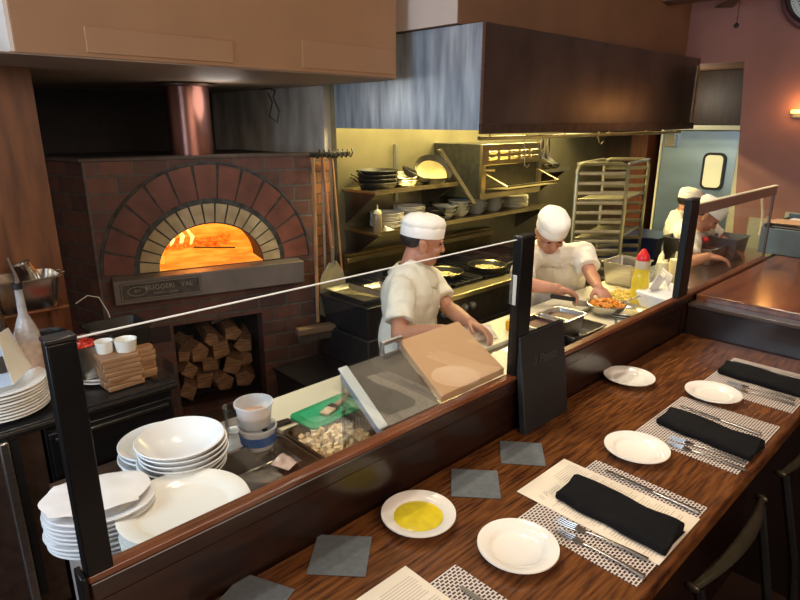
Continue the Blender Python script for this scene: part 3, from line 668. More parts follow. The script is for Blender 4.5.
# deli containers
def deli(name,lab,loc,r,h,content,mt):
    o=thing(name,lab,'container',loc,group='plastic deli containers')
    MB().lathe([(0,0),(r*.8,0),(r*.82,.003),(r*.97,h-.008),(r*1.04,h-.006),(r*1.04,h),(r*.96,h),(r*.8,.005),(0,.004)],n=40).build('tub',FROST,o)
    if mt: MB().lathe([(0,.005),(r*.79,.006),(r*.80+r*.16*content,content*h),(0,content*h+.004)],n=32).build('contents',mt,o)
    return o
dl=(0.838, 1.52, 1.02)
l1=deli('deli_container','lower clear plastic tub with a blue label beside the bowls',(dl[0],dl[1],TZ+.001),.058,.07,.3,None)
MB().lathe([(.0535,.018),(.0575,.05),(.0582,.05),(.0545,.018),(.0535,.018)],n=40).build('label',BLUE,l1)
deli('deli_container','upper clear plastic tub half full of pinkish seasoning',(dl[0]-.004,dl[1]+.006,TZ+.074),.058,.075,.45,SPICE)
gl=(0.829, 1.661, 1.02)
tag(MB().lathe([(0,0),(.026,0),(.03,.085),(.0285,.085),(.025,.006),(0,.004)],n=28).build('drinking_glass',PLASTIC,loc=(gl[0],gl[1],TZ+.001)),'small clear drinking glass behind the plastic tubs','glass')
# wells
p1=hotelpan('steam_pan','steel pan sunk in the table holding bread cubes',(1.04,1.37,.965),.235,.26,.078,m=mat('well_steel',(.30,.25,.20),.25,1,var=.1),r=.03)
g=MB(); rc=random.Random(5)
for i in range(340):
    x,y=rc.uniform(-.095,.095),rc.uniform(-.108,.108); z=.010+rc.random()*.055*(1-(x/.14)**2)
    s=rc.uniform(.010,.016); g.obox((x,y,z+.008),(s,s,s),rc.random()*3,rc.random()*3,rc.random()*3)
tag(g.build('bread_cubes',CROUT,smooth=False,loc=(1.04,1.37,.972)),'pale bread cubes filling the second sunken steel pan','bread cubes',kind='stuff')
hotelpan('steam_pan','nearly empty steel pan sunk in the table beside the bread cubes',(.785,1.37,.965),.225,.26,.078,m=MATS['well_steel'],r=.03)
g=MB()
for i in range(9):
    for j in range(5):
        pass
pb=MB(); vs={}
for i in range(13):
    for j in range(9):
        x=-.05+.11*i/12; y=-.035+.07*j/8; z=.012+.028*max(0,noise.noise((x*30,y*30,1))+.5)*(1-abs(i-6)/7)
        vs[i,j]=pb.bm.verts.new((x,y,z))
for i in range(12):
    for j in range(8): pb.face([vs[i,j],vs[i+1,j],vs[i+1,j+1],vs[i,j+1]])
tag(pb.build('plastic_bag',mat('pinkish_film',(.70,.52,.47),.25,var=.25,scale=40),loc=((0.887, 1.422, 1.0)[0],(0.887, 1.422, 1.0)[1],.976),rz=.3),'small crumpled plastic bag of pink seasoning in the empty pan','bag')
# green board + brush + knife
gb=(1.11, 1.491, 1.045)
pts=rrect(.25,.14,.025)
g=thing('green_cutting_board','small green cutting board with a brush lying on it','cutting board',(gb[0]+.0,gb[1]+.02,TZ+.0235),.05)
MB().prism(pts,0,.008).build('board',GREEN,g,bevel=.002)
MB().prism(rrect(.20,.095,.02),.0081,.010).build('board_face',mat('green_board_face',(.02,.42,.19),.5,var=.06),g)
pbr=thing('pastry_brush','pastry brush with wooden handle lying on the green board','brush',(gb[0]+.01,gb[1]+.01,TZ+.041),.35)
MB().obox((-.035,0,0),(.05,.035,.010)).build('bristles',mat('pale_bristle',(.70,.55,.34),.8,var=.2,scale=60),pbr,bevel=.003)
MB().obox((.0,0,0),(.025,.037,.012)).build('ferrule',DARKSTEEL,pbr)
MB().tube([(.012,0,0),(.06,0,.002),(.13,0,.010)],[.012,.007,.006],8,flat=.6).build('handle',mat('brush_handle_wood',(.50,.30,.18),.5),pbr)
kn=thing('chef_knife','chef knife with black handle tucked under the green board','knife',(gb[0]-.145,gb[1]+.05,TZ+.0235),-.15)
MB().obox((-.045,0,.006),(.10,.026,.012)).build('handle',BLACK,kn,bevel=.004)
MB().prism([(.005,-.012),(.20,-.012),(.24,0),(.18,.016),(.005,.018)],.0,.002).build('blade',CHROME,kn)
ck=(1.128, 1.341, 1.03)
bh2=thing('black_spatula','black-handled spatula beside the clear bin on the prep table','spatula',(1.20,1.30,TZ+.002),-.35)
MB().obox((-.03,0,.008),(.09,.02,.012)).build('handle',BLACK,bh2,bevel=.004); MB().obox((.06,0,.003),(.08,.035,.003)).build('blade',CHROME,bh2)

# clear bin with cardboard slab
cbn=thing('clear_bin','clear plastic bin with a slanted lid and metal clip behind the parapet','bin',(0,0,0))
def side(x0,x1,m,name,o,up=0,th=.006):
    return MB().hexa([(x0,1.01,1.248+up),(x1,1.01,1.248+up),(x1,1.17,1.362+up),(x0,1.17,1.362+up)],[(x0,1.01,1.248+up+th),(x1,1.01,1.248+up+th),(x1,1.17,1.362+up+th),(x0,1.17,1.362+up+th)]).build(name,m,o)
SMOKE=mat('smoky_plastic',(.17,.155,.135),.22,alpha=.72,var=.15,scale=9)
side(.908,1.115,SMOKE,'lid',cbn)
MB().box(.908,1.165,TZ+.002,1.36,1.171,1.360).build('back_wall',PLASTIC,cbn); MB().box(.908,1.01,TZ+.002,1.36,1.016,1.246).build('front_wall',PLASTIC,cbn)
MB().hexa([(.899,1.01,1.225),(.907,1.01,1.225),(.907,1.17,1.339),(.899,1.17,1.339)],[(.899,1.01,1.25),(.907,1.01,1.25),(.907,1.17,1.364),(.899,1.17,1.364)]).build('lit_side_strip',mat('lit_acrylic_edge',(.35,.37,.38),.2,alpha=.6),cbn)  # short pale strip paints bluish light along the bin's left edge
for y_ in(1.013,1.167): MB().box(.900,y_-.003,TZ+.002,.906,y_+.003,1.24 if y_<1.1 else 1.35).build('corner_edge',PLASTIC,cbn)
MB().hexa([(.893,1.01,1.2551),(.922,1.01,1.2551),(.922,1.17,1.3691),(.893,1.17,1.3691)],[(.893,1.01,1.259),(.922,1.01,1.259),(.922,1.17,1.373),(.893,1.17,1.373)]).build('lid_edge',mat('acrylic_edge',(.60,.66,.68),.2),cbn)
MB().tube([(1.05,1.172,1.365),(1.05,1.172,1.40),(1.12,1.172,1.40),(1.12,1.172,1.365)],.008,8).build('metal_clip',STEEL,cbn)
tag(MB().hexa([(1.117,1.005,1.254),(1.40,1.005,1.254),(1.375,1.172,1.370),(1.117,1.172,1.370)],[(1.117,1.005,1.276),(1.40,1.005,1.276),(1.375,1.172,1.392),(1.117,1.172,1.392)]).build('cardboard_slab',CARD,bevel=.002),'tan cardboard slab lying on the slanted lid of the clear bin','cardboard')

# yellow cup, cloth
yc=(2.249, 1.587, 1.04)
tag(MB().lathe([(0,0),(.025,0),(.028,.04),(.022,.052),(.0,.055)],n=20).build('yellow_lid',YEL,loc=(yc[0],yc[1],TZ+.019)),'small round yellow lid left of the upright menu post','lid')
# chef2 bains
rim=1.13
a1=(2.391, 1.411, 1.13); a2=(2.236, 1.418, 1.13)
hotelpan('steam_pan','square steel pan of sauce in front of the second cook, farther one',(a1[0],a1[1],TZ+.002),.19,.15,.108,r=.02,m=STEEL)
tag(MB().prism(rrect(.165,.125,.02),0,.012).build('sauce',mat('brown_sauce',(.14,.085,.045),.6,var=.4,scale=20),loc=(a1[0],a1[1],TZ+.080)),'brown sauce filling the farther square pan','sauce',kind='stuff')
hotelpan('steam_pan','square steel pan with brown contents beside the menu, nearer one',(a2[0],a2[1],TZ+.002),.19,.15,.108,r=.02,m=STEEL)
tag(MB().prism(rrect(.165,.125,.02),0,.012).build('sauce',mat('dark_sauce',(.10,.035,.02),.6,var=.4,scale=20),loc=(a2[0],a2[1],TZ+.080)),'dark sauce filling the nearer square pan','sauce',kind='stuff')
a3=(2.433, 1.353, 1.03)
hotelpan('steam_pan','shallow dark pan tucked against the parapet below the two square pans',(a3[0],a3[1]+.0,TZ+.002),.26,.16,.05,r=.02,m=DARKSTEEL)
# bowl with peppers
pp=(2.81, 1.4, 1.06)
o=thing('steel_bowl','steel bowl heaped with orange peppers and yellow cheese','bowl',(pp[0],pp[1],TZ+.019))
MB().lathe([(0,0),(.06,0),(.085,.03),(.095,.055),(.099,.056),(.093,.058),(.08,.032),(.055,.006),(0,.004)],n=36).build('bowl_body',STEEL,o)
g=MB()
for i in range(110):
    a=rc.random()*2*PI; r=.08*math.sqrt(rc.random()); g.obox((r*math.cos(a),r*math.sin(a),.045+.03*(1-(r/.09)**2)*rc.random()+.004),(.03,.008,.006),rc.random()*3,rc.random())
tag(g.build('sliced_peppers',PEPPER,loc=(pp[0],pp[1],TZ+.019)),'orange sliced peppers heaped in the steel bowl','peppers',kind='stuff')
g=MB()
cx=(3.138, 1.489, 1.05)
for i in range(160):
    g.obox((rc.gauss(0,.07),rc.gauss(0,.035),.004+abs(rc.gauss(0,.008))),(.035,.007,.005),rc.random()*3)
tag(g.build('grated_cheese',CHEESE,loc=(cx[0],cx[1],TZ+.023)),'scattered yellow cheese shreds on the board by the second cook','cheese',kind='stuff')
# spoon in bowl
sp=thing('serving_spoon','steel serving spoon leaning out of the pepper bowl','spoon',(pp[0]+.06,pp[1]-.04,TZ+.05),-.4)
MB().tube([(-.05,0,.02),(.04,0,.03),(.13,0,.05)],[.006,.005,.008],8,flat=.5).build('handle',STEEL,sp); MB().ell((-.065,0,.018),(.03,.02,.006)).build('spoon_bowl',STEEL,sp)
tn=thing('kitchen_tongs','steel tongs lying open on the table by the pepper bowl','tongs',(pp[0]-.10,pp[1]-.13,TZ+.01),.35)
for s in(-1,1): MB().tube([(-.10,0,.004),(.0,.022*s,.006),(.12,.030*s,.008)],[.006,.006,.009],8,flat=.5).build('arm',STEEL,tn)
# plates by glass
pw=(2.829, 1.332, 1.05)
stack('oval_platter',(pw[0]+.05,pw[1],TZ+.001),3,.012,.115,STEEL,'steel plates against the parapet by the second cook','oval steel plate in the small stack against the parapet','oval steel plate on top of the small stack against the parapet')
# oil bottle w/ red cap
ob=(3.132, 1.38, 1.04)
o=thing('oil_bottle','clear squeeze bottle of yellow oil with a red cap','bottle',(ob[0],ob[1],TZ+.001))
MB().lathe([(0,0),(.044,0),(.046,.004),(.046,.15),(.040,.175),(.037,.21),(0,.21)],n=28).build('oil_fill',OILB,o)
MB().lathe([(.0375,.21),(.037,.24),(.030,.258),(.0,.26)],n=28).build('clear_neck',mat('clear_neck',(.65,.60,.45),.2,alpha=.7),o)
MB().lathe([(0,.255),(.034,.255),(.034,.275),(.026,.29),(.010,.315),(.0,.318)],n=20).build('cap',RED,o)
# bain with lid behind
bb=(3.333, 1.525, 1.04)
hotelpan('steam_pan','tall steel pan behind the oil bottle',(bb[0]+.12,bb[1]+.09,TZ+.024),.24,.20,.14,r=.02)
for i,(u,lab) in enumerate(((0,'cream squeeze bottle right of the oil bottle'),(1,'cream squeeze bottle closest to the black post'))):
    q=[(3.595, 1.462, 1.04),(3.724, 1.437, 1.04)][i]
    o=thing('squeeze_bottle',lab,'bottle',(q[0],q[1],TZ+.002),group='cream squeeze bottles')
    MB().lathe([(0,0),(.038,0),(.04,.004),(.04,.12),(.034,.14),(0,.14)],n=24).build('bottle_body',CREAMB,o); MB().lathe([(0,.138),(.036,.138),(.034,.155),(.008,.165),(.004,.205),(0,.206)],n=20).build('nozzle_cap',CREAMB,o)
q=(3.551, 1.536, 1.04)
deli('small_tub','small cream-coloured tub between the oil bottle and the squeeze bottles',(q[0],q[1],TZ+.002),.045,.09,.7,CREAMB)
# white paper boat
wb=(3.142, 1.254, 1.06)
o=tag(MB().build('x',PAPER) if False else MB().hexa([(-.11,-.06,0),(.11,-.06,0),(.11,.06,0),(-.11,.06,0)],[(-.14,-.095,.09),(.15,-.09,.11),(.14,.10,.115),(-.11,.10,.10)]).build('paper_tray',mat('white_napkins',(.80,.78,.76),.7,var=.03),loc=(wb[0]+.03,wb[1]+.02,TZ+.002),bevel=.008),'folded white takeaway tray beside the black post','paper tray')
g=thing('napkin_stack','pile of crumpled white napkins in the takeaway tray','napkins',(wb[0]+.05,wb[1]+.02,TZ+.11))
m_=MATS['white_napkins']
for i,(dx,dy,rx) in enumerate(((-.05,.02,.3),(.02,.0,-.35),(.07,.03,.2))):
    MB().obox((dx,dy,.03),(.10,.006,.09),.5*i,rx,.4-.3*i).build('napkin',m_,g,bevel=.002)

# far end: bain pans near post
for (u,v,sx,sy,h,m,lab) in ():
    pass
f1=(4.487, 1.484, 1.06); f2=(4.633, 1.366, 1.1)
hotelpan('steam_pan','long steel pan at the far end behind the third post',(f1[0]+.03,f1[1]+.08,TZ+.002),.30,.24,.12,r=.03,m=STEEL)
hotelpan('steam_pan','blue-grey plastic pan near the far end of the prep table',(f2[0]+.15,f2[1]+.12,TZ+.002),.26,.20,.16,r=.02,m=BLUEGREY)
hotelpan('steam_pan','dark pan with red contents on the far end of the prep table',(f2[0]-.16,f2[1]+.34,TZ+.002),.24,.18,.17,r=.02,m=DARKSTEEL)
sg=thing('table_sign','small white tag with red mark standing by the far pans','sign',(4.43, 1.583, 1.14))
MB().obox((0,0,.03),(.004,.05,.10),.6).build('card',PAPER,sg); MB().ell((.02,-.05,.05),(.025,.025,.02),n=12).build('red_knob',RED,sg)

# ================================================================== PARAPET, POSTS, GLASS
pp_=thing('bar_parapet','dark mahogany parapet between the dining counter and the prep table','parapet',(0,0,0))
MB().box(.20,.972,.0,2.655,.998,1.235).build('panel',DARKWOOD,pp_)
MB().box(.195,.963,1.205,3.78,1.0,1.247).build('cap_rail',DARKWOOD,pp_,bevel=.005)
MB().box(.195,.962,1.2475,3.78,.992,1.263).build('top_trim',TRIMWOOD,pp_,bevel=.003)
MB().box(2.66,.965,.0,5.3,.998,1.235).build('panel',DARKWOOD,pp_)
MB().box(.183,.958,.9,.194,1.0,1.268).build('end_cap',BLACKPOST,pp_,bevel=.003)
def post(x0,x1,lab,y0=.960,y1=.990,z1=1.688):
    o=thing('guard_post',lab,'post',((x0+x1)/2,(y0+y1)/2,1.2635),group='black posts carrying the glass guard')
    w=(x1-x0)/2; d=(y1-y0)/2
    MB().box(-w,-d,0,w,d,z1-1.2635-.008).build('shaft',BLACKPOST,o,bevel=.003); MB().box(-w-.001,-d-.001,z1-1.2635-.008,w+.001,d+.001,z1-1.2635).build('end_plate',mat('post_cap_metal',(.05,.05,.05),.3,.7),o,bevel=.002)
    return o
post(.194,.237,'thick black post nearest the camera at the left end of the glass')
post(1.390,1.456,'black square post rising behind the upright menu')
post(2.575,2.665,'black post at the corner of the far upper counter')
MB_=thing('post_clip','white glass clamp on the left face of the menu post','clamp',(1.3895,.975,1.53)); MB().box(-.003,-.006,-.045,.0,.006,.045).build('clamp_body',mat('white_clamp',(.6,.6,.55),.4),MB_,bevel=.002)
gp=thing('glass_guard','tall clear glass pane between the near post and the menu post','glass pane',(.238,.978,1.264))
MB().box(0,-.003,0,1.151,.003,.412).build('pane',GLASS,gp)
MB().box(0,-.0025,.4121,1.151,.0025,.4138).build('edge_glow_strip',mat('glass_edge_glow',(.75,.78,.76),.3,emit=(.8,.8,.75),estr=.12),gp)  # pale, faintly glowing strip paints light caught in the pane's top edge
gb_=thing('guard_reflection_band','brown band with the wall reflection painted in, along the top of the far guard from the corner post','glass band',(2.667,.978,1.264))
MB().box(0,-.008,.345,1.11,.008,.392).build('board',mat('wall_reflection_brown',(.16,.085,.06),.35,var=.1,coat=.3),gb_,bevel=.002)  # solid brown band paints the wall reflected in the guard glass
MB().box(0,-.009,.3921,1.11,.009,.397).build('band_edge',CREAMW,gb_)
MB().box(1.085,-.006,0,1.10,.006,.345).build('end_upright',mat('thin_upright',(.09,.06,.05),.4,.5),gb_,bevel=.002)
MB().box(0,-.002,.0,1.08,.002,.345).build('pane',GLASS2,gb_)

# ================================================================== DINING COUNTER
dc=thing('dining_counter','long varnished oak dining counter with place settings','counter',(0,0,0))
MB().box(-.6,.375,1.03,2.698,.971,1.08).build('counter_top',WOOD,dc,bevel=.010,seg=3)
MB().box(-.5,.60,.0,2.70,.66,1.029).build('front_panel',DARKWOOD,dc)
ew=thing('end_divider','low dark wooden divider closing the far end of the dining counter','divider',(2.70,.36,0))
MB().box(0,-1.4,.0,.06,.60,1.205).build('panel',mat('worn_dark_panel',(.02,.012,.010),.35,coat=.3,var=.4,scale=6,stretch=(1,1,.4)),ew)
MB().box(-.012,-1.4,1.205,.06,.60,1.222).build('cap_strip',mat('cap_strip_wood',(.07,.045,.035),.35,coat=.3),ew,bevel=.003)
uc=thing('upper_counter','raised red-brown counter beyond the divider, glossy and bare','counter',(2.762,0,0))
MB().box(0,-1.2,1.205,2.6,.958,1.25).build('counter_top',WOOD2,uc,bevel=.006)
MB().box(.02,-1.1,.0,2.5,-1.05,1.204).build('front_panel',DARKWOOD,uc)
MB().box(0,-1.2,1.165,.03,.955,1.204).build('edge_board',mat('edge_board_wood',(.05,.018,.010),.3,coat=.4),uc)
# crate on the upper counter
c0=(3.943, 1.061, 1.25); c1=(3.929, 0.851, 1.25)
dx,dy=c1[0]-c0[0],c1[1]-c0[1]; an=math.atan2(dy,dx); L=math.hypot(dx,dy)
cr=thing('grey_crate','blue-grey plastic crate of papers on the far upper counter','crate',(c0[0],c0[1],1.2505),an)
g=MB(); g.box(0,0,0,.012+L,.012,.15); g.box(0,.012,0,.012,.42,.17); g.box(L,.012,0,L+.012,.42,.17); g.box(0,.42,0,L+.012,.432,.19); g.box(.012,.012,0,L,.42,.01)
g.build('crate_body',BLUEGREY,cr,bevel=.004)
pa=thing('paper_pile','loose papers and card heaped in the grey crate','papers',(c0[0],c0[1],1.262),an)
for i in range(7): MB().obox((L*.5+rc.uniform(-.02,.02),.2+rc.uniform(-.05,.05),.10+i*.010),(L*.85,.26,.003),rc.uniform(-.15,.15),rc.uniform(-.05,.05)).build('sheet',[PAPER,CARD,BLACK,PAPER,CARD,WCARD,CARD][i],pa)
MB().box(.02,.03,.0,L-.01,.40,.09).build('bundle',CARD,pa)

# ---- place settings
mats_=[(.64,'checked woven placemat at the near end, partly out of frame'),(1.24,'checked woven placemat under the menu sheet and black napkin'),(1.83,'checked woven placemat, third along the counter from the camera'),(2.34,'checked woven placemat nearest the far divider')]
CZ=1.0805
o=None
for x,lab in mats_:
    if o is None: o=tag(MB().prism(rrect(.38,.30,.004,2),0,.0018).build('placemat',CHECK,loc=(x,.545,CZ)),lab,'placemat','checked placemats'); 
    else: copy_tree(o,lab,(x,.545,CZ))
def menu_sheet(x,y,lab,w=.225,l=.37,rz=0):
    t=thing('menu_sheet',lab,'menu',(x,y,CZ+.0022),rz,'printed menu sheets')
    MB().box(-w/2,-l/2,0,w/2,l/2,.0012).build('sheet',PAPER,t)
    k=thing('a','b','c'); bpy.data.objects.remove(k)
    z=.0014
    # read from the counter edge side: text x axis = +x, y axis = +y
    text('menu_heading','Il Posto',.027,INKF,basis(V((1,0,0)),V((0,1,0)),V((0,0,1)),(-.055,l/2-.06,z)),t,ext=.0001,shear=.3)
    g=MB()
    rr=random.Random(2)
    for c in(-.057,.055):
        yy=l/2-.10 if c<0 else l/2-.03
        while yy>-l/2+.015:
            wd=rr.uniform(.03,.047)
            g.box(c-wd,yy,z-.0002,c+wd,yy+.0022,z+.0001); yy-=.007 if rr.random()>.15 else .016
    g.build('menu_text',INKF,t)
    return t
m1=menu_sheet(1.255,.575,'cream printed menu sheet lying under the rolled black napkin')
copy_tree(m1,'cream printed menu sheet at the bottom edge, near placemat',(.635,.58,CZ+.0022))
def napkin(loc,rz,lab):
    t=thing('black_napkin',lab,'napkin',loc,rz,'folded black napkins')
    w,l,h=.125,.275,.026
    prof=[]
    for k in range(9): 
        a=PI/2+PI*k/8; prof.append((-w/2+.011+.011*math.cos(a)*1.0,.012+.012*math.sin(a)))
    prof+= [(w/2-.012,0)]
    for k in range(1,8):
        a=-PI/2+PI*k/8; prof.append((w/2-.011+.011*math.cos(a),.012+.012*math.sin(a)))
    prof+=[(w/2-.02,.026),(0,.023),(-w/2+.02,.026)]
    g=MB(); NR=12; rings=[]
    for j in range(NR+1):
        y=-l/2+l*j/NR
        rings.append([g.bm.verts.new((x*(1+.02*math.sin(j*.9))+.002*math.sin(j*1.3),y+(.010*math.sin(x*45) if j in(0,NR) else 0),z*(1+.10*math.sin(j*.8+x*20))+.0002)) for x,z in prof])
    for a,b in zip(rings,rings[1:]):
        for k in range(len(prof)): g.face([a[k],a[(k+1)%len(prof)],b[(k+1)%len(prof)],b[k]])
    g.face(rings[0][::-1]); g.face(rings[-1]); g.build('folded_cloth',NAPK,t,ang=70)
    # inner folds
    for i in range(2): MB().box(-w/2+.012,-l/2-.004+.003*i,.005+.007*i,w/2-.012,l/2+.003,.009+.007*i).build('inner_fold',NAPK,t,bevel=.0015)
    return t
n1=napkin((1.237,.535,CZ+.0036),-.03,'folded black napkin on the cream menu sheet')
copy_tree(n1,'folded black napkin on the third placemat, two forks in front',(1.80,.530,CZ+.0020),-.10)
copy_tree(n1,'folded black napkin on the placemat nearest the far divider',(2.36,.545,CZ+.0020),-.06)
copy_tree(n1,'folded black napkin on the near-end menu sheet, only its tip showing',(.62,.505,CZ+.0036),-.03)
def fork(loc,rz,lab):
    t=thing('dinner_fork',lab,'fork',loc,rz,'forks on the placemats')
    g=MB(); z=.004
    g.tube([(0,-.105,z),(0,-.06,z+.003),(0,.0,z+.004),(0,.035,z+.001)],[.0075,.0055,.0035,.003],8,flat=.4); g.build('handle',CHROME,t)
    g=MB(); g.prism([(-.003,.03),(.003,.03),(.011,.05),(.012,.062),(-.012,.062),(-.011,.05)],.003,.0050); g.build('neck',CHROME,t,bevel=.0008)
    for i in range(4):
        x=-.0105+.007*i; MB().tube([(x,.06,.004),(x,.085,.0025),(x,.108,.005)],[.0016,.0014,.0008],6).build('tine',CHROME,t)
    return t
f0=fork((1.127,.517,CZ+.003),.10,'dinner fork on the menu placemat, nearer the napkin')
FZ=CZ+.0022
copy_tree(f0,'dinner fork on the menu placemat, nearer the bread plate',(1.083,.50,FZ),.0)
copy_tree(f0,'dinner fork on the third placemat, nearer the napkin',(1.705,.50,FZ),.02)
copy_tree(f0,'dinner fork on the third placemat, outer one',(1.668,.49,FZ),.03)
copy_tree(f0,'dinner fork on the far placemat, nearer the napkin',(2.255,.52,FZ),.05)
copy_tree(f0,'dinner fork on the far placemat, outer one',(2.215,.51,FZ),.04)
def knife(loc,rz,lab):
    t=thing('dinner_knife',lab,'knife',loc,rz,'knives on the placemats')
    MB().tube([(0,-.125,.004),(0,-.08,.0045),(0,-.01,.004)],[.0085,.007,.005],8,flat=.5).build('handle',CHROME,t)
    MB().prism([(-.005,-.012),(.005,-.012),(.006,.02),(.007,.08),(.004,.118),(.0,.125),(-.006,.11),(-.006,.02)],.003,.0048).build('blade',CHROME,t,bevel=.0006)
    return t
k0=knife((1.392,.525,CZ+.0020),-.03,'dinner knife on the menu placemat, beyond the black napkin')
copy_tree(k0,'dinner knife on the third placemat, beyond its napkin',(1.925,.545,CZ+.0020),-.06)
copy_tree(k0,'dinner knife on the far placemat, beyond its napkin',(2.475,.56,CZ+.0020),.0)
copy_tree(k0,'dinner knife on the near-end placemat, cut by the frame',(.785,.520,CZ+.0020),.0)
# bread plates
pz=CZ+.0003
PP=[((0.959, 0.626, 1.1),'white bread plate beside the menu placemat forks'),((1.549, 0.636, 1.1),'white bread plate between the menu placemat and the third placemat'),((2.09, 0.622, 1.1),'white bread plate touching the far placemat'),((2.01, 0.886, 1.1),'white bread plate alone near the parapet, farthest from settings'),((0.88, 0.857, 1.1),'white bread plate holding yellow olive oil')]
prof=[(0,.003),(.045,.003),(.050,.0),(.054,.003),(.086,.017),(.090,.0195),(.0895,.0225),(.085,.0220),(.0655,.0175),(.0625,.0155),(.057,.0085),(.053,.0072),(.0,.0068)]
o=None
for (q,lab) in PP:
    loc=(q[0],q[1],pz)
    if o is None: o=tag(MB().lathe(prof,n=56).build('bread_plate',PORC,loc=loc),lab,'plate','white bread plates on the dining counter')
    else: copy_tree(o,lab,loc)
q=PP[4][0]
tag(MB().lathe([(0,.0),(.050,.0),(.0605,.0035),(.058,.0042),(0,.0045)],n=48).build('olive_oil',OIL,loc=(q[0],q[1],pz+.0078)),'pool of yellow olive oil in a white bread plate','olive oil',kind='stuff')
# cocktail napkins
NK=[((314,537),(369,537),(370,574),(309,575)),]
def cock(cx,cy,s,rz,lab):
    t=tag(MB().box(-s/2,-s/2,0,s/2,s/2,.0022).build('cocktail_napkin',COAST,loc=(cx,cy,CZ+.0004),rz=rz,bevel=.0008),lab,'napkin','slate-grey cocktail napkins'); return t
cock(.669,.890,.126,PI/4-.04,'grey paper napkin below the oil plate, second from the left')
cock(1.095,.859,.126,PI/4-.06,'grey paper napkin just right of the oil plate')
cock(1.309,.862,.123,PI/4-.1,'grey paper napkin in front of the upright menu')
cock(.455,.905,.126,.42,'grey paper napkin at the bottom edge against the parapet')
# standing menu book
mz=CZ+.0003
B0=(1.424, 0.917, 1.08); B1=(1.66, 0.892, 1.08)
bk=thing('menu_book','black leather menu book standing against the parapet','menu',(1.405,.915,mz),.0)
def mcover(y0,y1,dz=0): 
    return [(0,y0,0),(.235,y0,0),(.235,y1,0),(0,y1,0)]
hgt=.305; ln=.075
MB().hexa([(0,0,0),(.235,0,0),(.235,.004,0),(0,.004,0)],[(0,ln*.55,hgt),(.235,ln*.55,hgt),(.235,ln*.55+.004,hgt),(0,ln*.55+.004,hgt)]).build('front_cover',BLACK,bk,bevel=.001)
MB().hexa([(.0,.016,0),(.235,.030,0),(.235,.034,0),(0,.020,0)],[(.0,ln*.55+.014,hgt),(.235,ln*.55+.010,hgt),(.235,ln*.55+.014,hgt),(0,ln*.55+.018,hgt)]).build('back_cover',BLACK,bk,bevel=.001)
MB().hexa([(-.004,0,0),(.003,0,0),(.003,.020,0),(-.004,.020,0)],[(-.004,ln*.55,hgt),(.003,ln*.55,hgt),(.003,ln*.55+.018,hgt),(-.004,ln*.55+.018,hgt)]).build('spine',mat('spine_edge',(.03,.035,.04),.35,var=.2),bk,bevel=.001)
zz=V((0,ln*.55,hgt)).normalized(); nn=V((0,-1,0)); nn=(nn-zz*nn.dot(zz)).normalized()
text('cover_lettering','Il Posto',.042,mat('embossed_letters',(.045,.04,.04),.4),basis(V((1,0,0)),zz,nn,V((.12,ln*.55*.70,hgt*.70))+nn*.0006),bk,ext=.0004,shear=.3)

# chairs along the counter
CH=mat('dark_bronze_rail',(.045,.038,.022),.35,.6,var=.2)
def chair(x,lab):
    t=thing('bar_chair',lab,'chair',(x,.13,0),0,'dark bar chairs along the dining counter')
    pts=[]
    N=14
    ya=.235
    for i in range(N+1):
        s=-1+2*i/N; pts.append((s*.235,.215-.030*(1-s*s)-.0,1.0+.012*(1-s*s)))
    g=MB()
    rings=[]
    for i,p in enumerate(pts):
        s=-1+2*i/N; w=.011+.006*(1-s*s)
        rings.append([g.bm.verts.new(V(p)+V(d)) for d in((0,-w,-.006),(0,w,-.006),(0,w*.8,.004),(0,0,.009),(0,-w*.8,.004))])
    for a,b in zip(rings,rings[1:]):
        for k in range(5): g.face([a[k],a[(k+1)%5],b[(k+1)%5],b[k]])
    g.face(rings[0][::-1]); g.face(rings[-1]); g.build('top_rail',CH,t,ang=60)
    for s in(-1,1):
        MB().ell((s*.238,.215,1.0),(.009,.018,.011),n=12).build('rail_scroll',CH,t)
        MB().tube([(s*.215,.208,.99),(s*.20,.14,.70),(s*.19,.06,0)],[.013,.014,.013],8).build('leg',BLACKGLOSS,t)
        MB().tube([(s*.18,-.30,.66),(s*.19,-.33,0)],[.015,.013],8).build('leg',BLACKGLOSS,t)
    MB().prism(rrect(.42,.42,.05),.64,.70).build('seat',BLACK,t,bevel=.015,loc=(0,-.10,0))
    MB().tube([(-.19,-.32,.28),(.19,-.32,.28)],.010,8).build('foot_rest',BLACKGLOSS,t)
    return t
c=chair(1.47,'dark chair with a curved rail beside the menu placemat')
copy_tree(c,'dark chair with a curved rail beside the third placemat',(2.12,.13,0))

# ================================================================== COOK LINE
YB=3.495
# shelves
def shelf(name,lab,x0,x1,y0,z,tri=True):
    s=thing(name,lab,'shelf',(x0,y0,z)); W=x1-x0; D=YB-y0
    MB().box(0,0,-.022,W,D,0).build('shelf_board',YSTEEL,s,bevel=.003)
    MB().box(0,0,0,W,.006,.012).build('front_lip',YSTEEL,s)
    for x in(.02,W-.03): MB().hexa([(x,.03,-.022),(x+.012,.03,-.022),(x+.012,D,-.26),(x,D,-.26)],[(x,.03,-.0221),(x+.012,.03,-.0221),(x+.012,D,-.0221),(x,D,-.0221)]).build('bracket',DARKSTEEL,s)
    return s
shelf('wall_shelf','upper steel shelf with dark pans at the left of the cook line',2.76,3.62,3.13,1.525)
shelf('wall_shelf','long lower steel shelf carrying plates and bowls below the broiler',2.76,4.95,3.10,1.235)
shelf('wall_shelf','upper steel shelf with sizzling pans right of the broiler',4.72,5.30,3.16,1.55)
